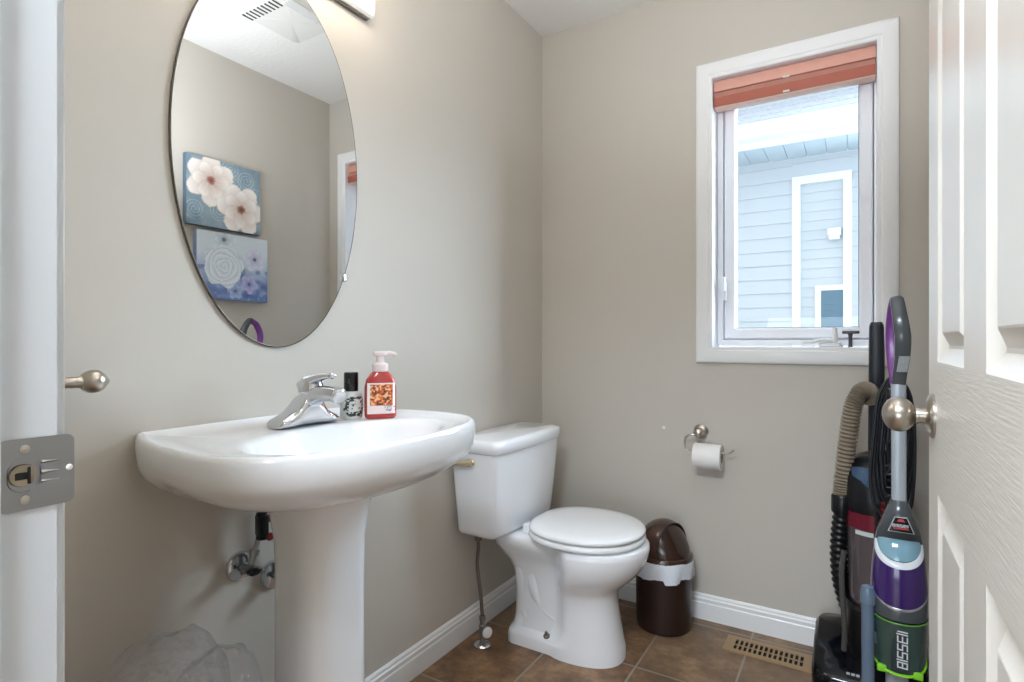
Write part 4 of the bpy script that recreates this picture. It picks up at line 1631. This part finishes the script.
loft(bm, [bad(1.0, .004), bad(1.0, 0), bad(.94, -.0008)], True, True)
bdg = obj('badge', bm, mat('badge_silver', (170, 172, 176), rough=.3, metal=.6), sv, sharp=20)
bm = bmesh.new()
loft(bm, [bad(.90, -.0006), bad(.90, -.0013)], True, True)
obj('badge_field', bm, blackg_m, bdg, sharp=20)


def strokes(bm, word, place, h, w, gap, th, depth):
    """blocky lettering; place(u, v, d) maps text right/up/out to the world"""
    G = {'B': [(0, 0, 0, 1), (0, 0, 1, 0), (0, .5, 1, .5), (0, 1, 1, 1), (1, 0, 1, 1)], 'I': [(0, 0, 0, .72), (0, .9, 0, 1.05)], 'S': [(0, 0, 1, 0), (1, 0, 1, .5), (0, .5, 1, .5), (0, .5, 0, 1), (0, 1, 1, 1)],
         'E': [(0, 0, 0, 1), (0, 0, 1, 0), (0, .5, 1, .5), (0, 1, 1, 1)], 'L': [(0, 0, 0, 1.1)]}
    u = 0.0
    for ch in word:
        cw = w if ch not in 'IL' else 0.0
        for x0, y0, x1, y1 in G[ch]:
            a0, a1 = sorted((u + x0 * cw, u + x1 * cw))
            b0, b1 = sorted((y0 * h, y1 * h))
            a0, a1, b0, b1 = a0 - th / 2, a1 + th / 2, b0 - th / 2, b1 + th / 2
            vs = [bm.verts.new(place(a, b, d)) for d in (0, depth) for a, b in ((a0, b0), (a1, b0), (a1, b1), (a0, b1))]
            for f in ((0, 1, 2, 3), (4, 5, 6, 7), (0, 1, 5, 4), (1, 2, 6, 5), (2, 3, 7, 6), (3, 0, 4, 7)):
                bm.faces.new([vs[i] for i in f])
        u += cw + gap
    return bm


bm = bmesh.new()
strokes(bm, 'BISSELL', lambda u, v, d: (PX + .002 - .0165 + u, PY - .0542 - d + (v - .004) * .2, .6295 + v), .0052, .0042, .0022, .0010, .0005)
obj('badge_lettering', bm, mat('badge_white', (206, 206, 208), rough=.5), bdg, sharp=20)
bm = bmesh.new()
tri = [(-.0085, .0075), (.0085, .0075), (.0045, .0135), (-.004, .0135)]
loft(bm, [[Vector((PX + .002 + a, PY - .0534 + dd + b * .2, .6335 + b)) for a, b in tri] for dd in (0, -.0006)])
tri = [(-.016, -.0095), (.016, -.0095), (.0145, -.006), (-.0145, -.006)]
loft(bm, [[Vector((PX + .002 + a, PY - .0534 + dd + b * .2, .6335 + b)) for a, b in tri] for dd in (0, -.0006)])
obj('badge_emblem', bm, mat('badge_red', (170, 34, 38), rough=.4), bdg, sharp=20)
# label strip and word on the dust bin
bm = bmesh.new()
strip = []
for z in (.286, .31, .33, .36, .39, .402):
    strip.append([Vector((PX + (.0592 + .02 * (z - .36)) * math.cos(R(a)), PY + (.0568 + .02 * (z - .36)) * math.sin(R(a)), z)) for a in range(252, 290, 4)])
loft(bm, strip, closed=False)
ls = obj('label_strip', bm, mat('label_slate', (34, 46, 50), rough=.3), sv)
bm = bmesh.new()
strokes(bm, 'BISSELL', lambda u, v, d: (PX + .0138 - v * 1.12, PY - .0576 - .022 * (u - .045) - d + .5 * (.0025 - v) ** 2 / .06, .298 + u * 1.19), .0165, .0104, .0050, .0024, .0010)
obj('lettering', bm, mat('letter_silver', (206, 210, 212), rough=.35), ls, sharp=20)
# tube and loop handle
bm = bmesh.new()
tube(bm, [Vector((PX, PY - .01, .675)), Vector((PX, PY - .012, .80)), Vector((PX - .001, PY - .015, .965))], 1.0, 16, up=(0, 1, 0), sec=(.0155, .0125))
obj('tube', bm, sil_m, sv, sharp=50)
bm = bmesh.new()
hpath = smooth_path([(PX - .001, PY - .014, .945), (PX + .001, PY - .020, .985), (PX + .006, PY - .032, 1.035), (PX + .006, PY - .040, 1.080), (PX + .001, PY - .034, 1.125), (PX - .003, PY - .012, 1.163), (PX - .004, PY + .004, 1.170)], 6)
tube(bm, hpath, [.82 + .012 * k for k in range(18)] + [1.04 - .012 * k for k in range(len(hpath) - 18)], 16, up=(0, 1, 0), sec=(.0165, .0125))
hd = obj('handle', bm, gun_m, sv, sharp=50)
bm = bmesh.new()
hpath = smooth_path([(PX - .004, PY + .002, 1.166), (PX - .007, PY + .028, 1.145), (PX - .010, PY + .045, 1.095), (PX - .009, PY + .036, 1.04), (PX - .004, PY + .012, .985), (PX - .001, PY - .006, .958)], 6)
tube(bm, hpath, 1.0, 16, up=(0, 1, 0), sec=(.0155, .010))
hr = obj('rear_grip', bm, mat('purple_grip', (112, 52, 132), rough=.3), hd, sharp=50)
hr['label'] = 'purple rear side of the loop handle'
bm = bmesh.new()
st = []
for z, dy in ((.995, -.0395), (1.015, -.0455), (1.033, -.0505)):
    st.append([Vector((PX + .0035 + .005 * (z - .995) / .04 + dx, PY + dy + abs(dx) * .15, z)) for dx in (-.010, 0, .0115)])
loft(bm, st, closed=False)
obj('sticker', bm, mat('sticker_grey', (176, 182, 186), rough=.5, vary=((120, 126, 130), 420)), hd)
# side wand
bm = bmesh.new()
lathe(bm, [(.0135, .12), (.0135, .425), (.0165, .427), (.0165, .455), (.0125, .468), (.004, .472)], (PX - .064, PY - .035, 0), (0, 0, 1), 24)
obj('side_wand', bm, mat('wand_blue_grey', (92, 110, 130), rough=.25, coat=.3), sv)
bm = bmesh.new()
box(bm, (PX - .062, PY - .035, .33), (PX - .040, PY + .02, .36), .004)
obj('wand_clip', bm, gun_m, sv)
bm = bmesh.new()
tube(bm, [Vector((PX - .004, PY - .012, .30)), Vector((PX - .004, PY - .008, .18)), Vector((PX - .004, PY, .06))], 1.0, 16, up=(0, 1, 0), sec=(.023, .019))
obj('neck', bm, sil_m, sv, sharp=50)
bm = bmesh.new()
loft(bm, [srect(1.265, PY, .120, .075, .004, 6, 48), srect(1.265, PY, .125, .080, .015, 6, 48), srect(1.265, PY, .122, .078, .045, 5, 48), srect(1.265, PY + .01, .10, .06, .066, 4, 48), srect(PX - .01, PY + .01, .05, .04, .085, 3, 48)])
obj('floor_head', bm, gun_m, sv, sharp=50)

# ------------------------------------------------------------------ neighbouring house
HY = 5.5
nh = thing('neighbour_house', 'pale blue sided house seen through the window', 'house', (0.5, HY, -.6))
side_m = mat('vinyl_siding', (198, 204, 212), rough=.55)
hwhite_m = mat('house_trim', (236, 240, 244), rough=.5)


def siding(bm, x0, x1, z0, z1, y, pitch, lip=.014):
    rows = int(math.ceil((z1 - z0) / pitch))
    for k in range(rows):
        a, b = z0 + k * pitch, min(z1, z0 + (k + 1) * pitch)
        prof = [(lip, a), (0.0015, b), (-.05, b), (-.05, a)]
        rings = [[Vector((x, y - o_, z_)) for o_, z_ in prof] for x in (x0, x1)]
        loft(bm, rings)


bm = bmesh.new()
siding(bm, -3.2, .735, -.6, 2.66, HY, .123)
siding(bm, 1.183, 1.95, -.6, 2.66, HY, .123)
siding(bm, .735, 1.183, 2.49, 2.66, HY, .123)
obj('siding', bm, side_m, nh, sharp=15)
bm = bmesh.new()
siding(bm, .795, 1.125, -.6, 2.44, HY + .03, .082, .010)
obj('fine_siding', bm, side_m, nh, sharp=15)
bm = bmesh.new()
box(bm, (.735, HY - .03, -.6), (.800, HY + .05, 2.49))
box(bm, (1.120, HY - .03, -.6), (1.183, HY + .05, 2.49))
box(bm, (.735, HY - .032, 2.425), (1.183, HY + .05, 2.492))
obj('corner_board', bm, hwhite_m, nh)
bm = bmesh.new()
frame_profile(bm, [(0, 0), (0, .02), (.045, .02), (.045, 0)], (.955, HY + .018, .9), (1, 0, 0), (0, 0, 1), (0, -1, 0), .22, .60)
wf = obj('window', bm, hwhite_m, nh)
bm = bmesh.new()
box(bm, (.955, HY + .012, .9), (1.125, HY + .016, 1.50))
for k in range(11):
    box(bm, (.960, HY + .006, .915 + k * .052), (1.06, HY + .013, .935 + k * .052))
obj('shutter', bm, mat('shutter_blue', (92, 124, 146), rough=.4), wf)
bm = bmesh.new()
box(bm, (1.005, HY - .06, 1.955), (1.105, HY + .02, 2.02), .006)
box(bm, (1.015, HY - .05, 1.925), (1.095, HY + .015, 1.955), .004)
obj('vent_hood', bm, hwhite_m, nh)
bm = bmesh.new()       # soffit with grooves
for k in range(34):
    x = -3.2 + k * .15
    box(bm, (x + .004, HY - .46, 2.665), (x + .150, HY + .01, 2.680))
box(bm, (-3.2, HY - .46, 2.68), (1.99, HY + .01, 2.69))
obj('soffit', bm, mat('soffit_panel', (200, 214, 228), rough=.6), nh)
bm = bmesh.new()       # fascia and gutter
prism_profile(bm, [(0, 0), (.02, 0), (.02, .05), (.085, .07), (.115, .12), (.120, .18), (.105, .18), (.10, .13), (.07, .085), (.0, .09)], (-3.2, HY - .46, 2.655), (1.99, HY - .46, 2.655), out=(0, -1, 0))
obj('gutter', bm, hwhite_m, nh, sharp=20)
shing_m = mat('shingle', (150, 158, 168), rough=.9, vary=((206, 212, 220), 26), bump=(30, .6))
bm = bmesh.new()
for k in range(22):
    y0 = HY - .52 + k * .12
    z0 = 2.815 + k * .084
    prism_profile(bm, [(0, 0), (0, .012), (-.145, .1065), (-.145, .0945)], (-3.2, y0, z0), (1.99, y0, z0), out=(0, -1, 0))
obj('roof', bm, shing_m, nh, sharp=20)
bm = bmesh.new()
box(bm, (-6, D + .17, -.75), (9, 12, -.6))
g = struct('ground', bm, mat('yard_ground', (120, 122, 110), rough=.95, bump=(20, .6)), 'ground between the houses outside the window', 'ground')
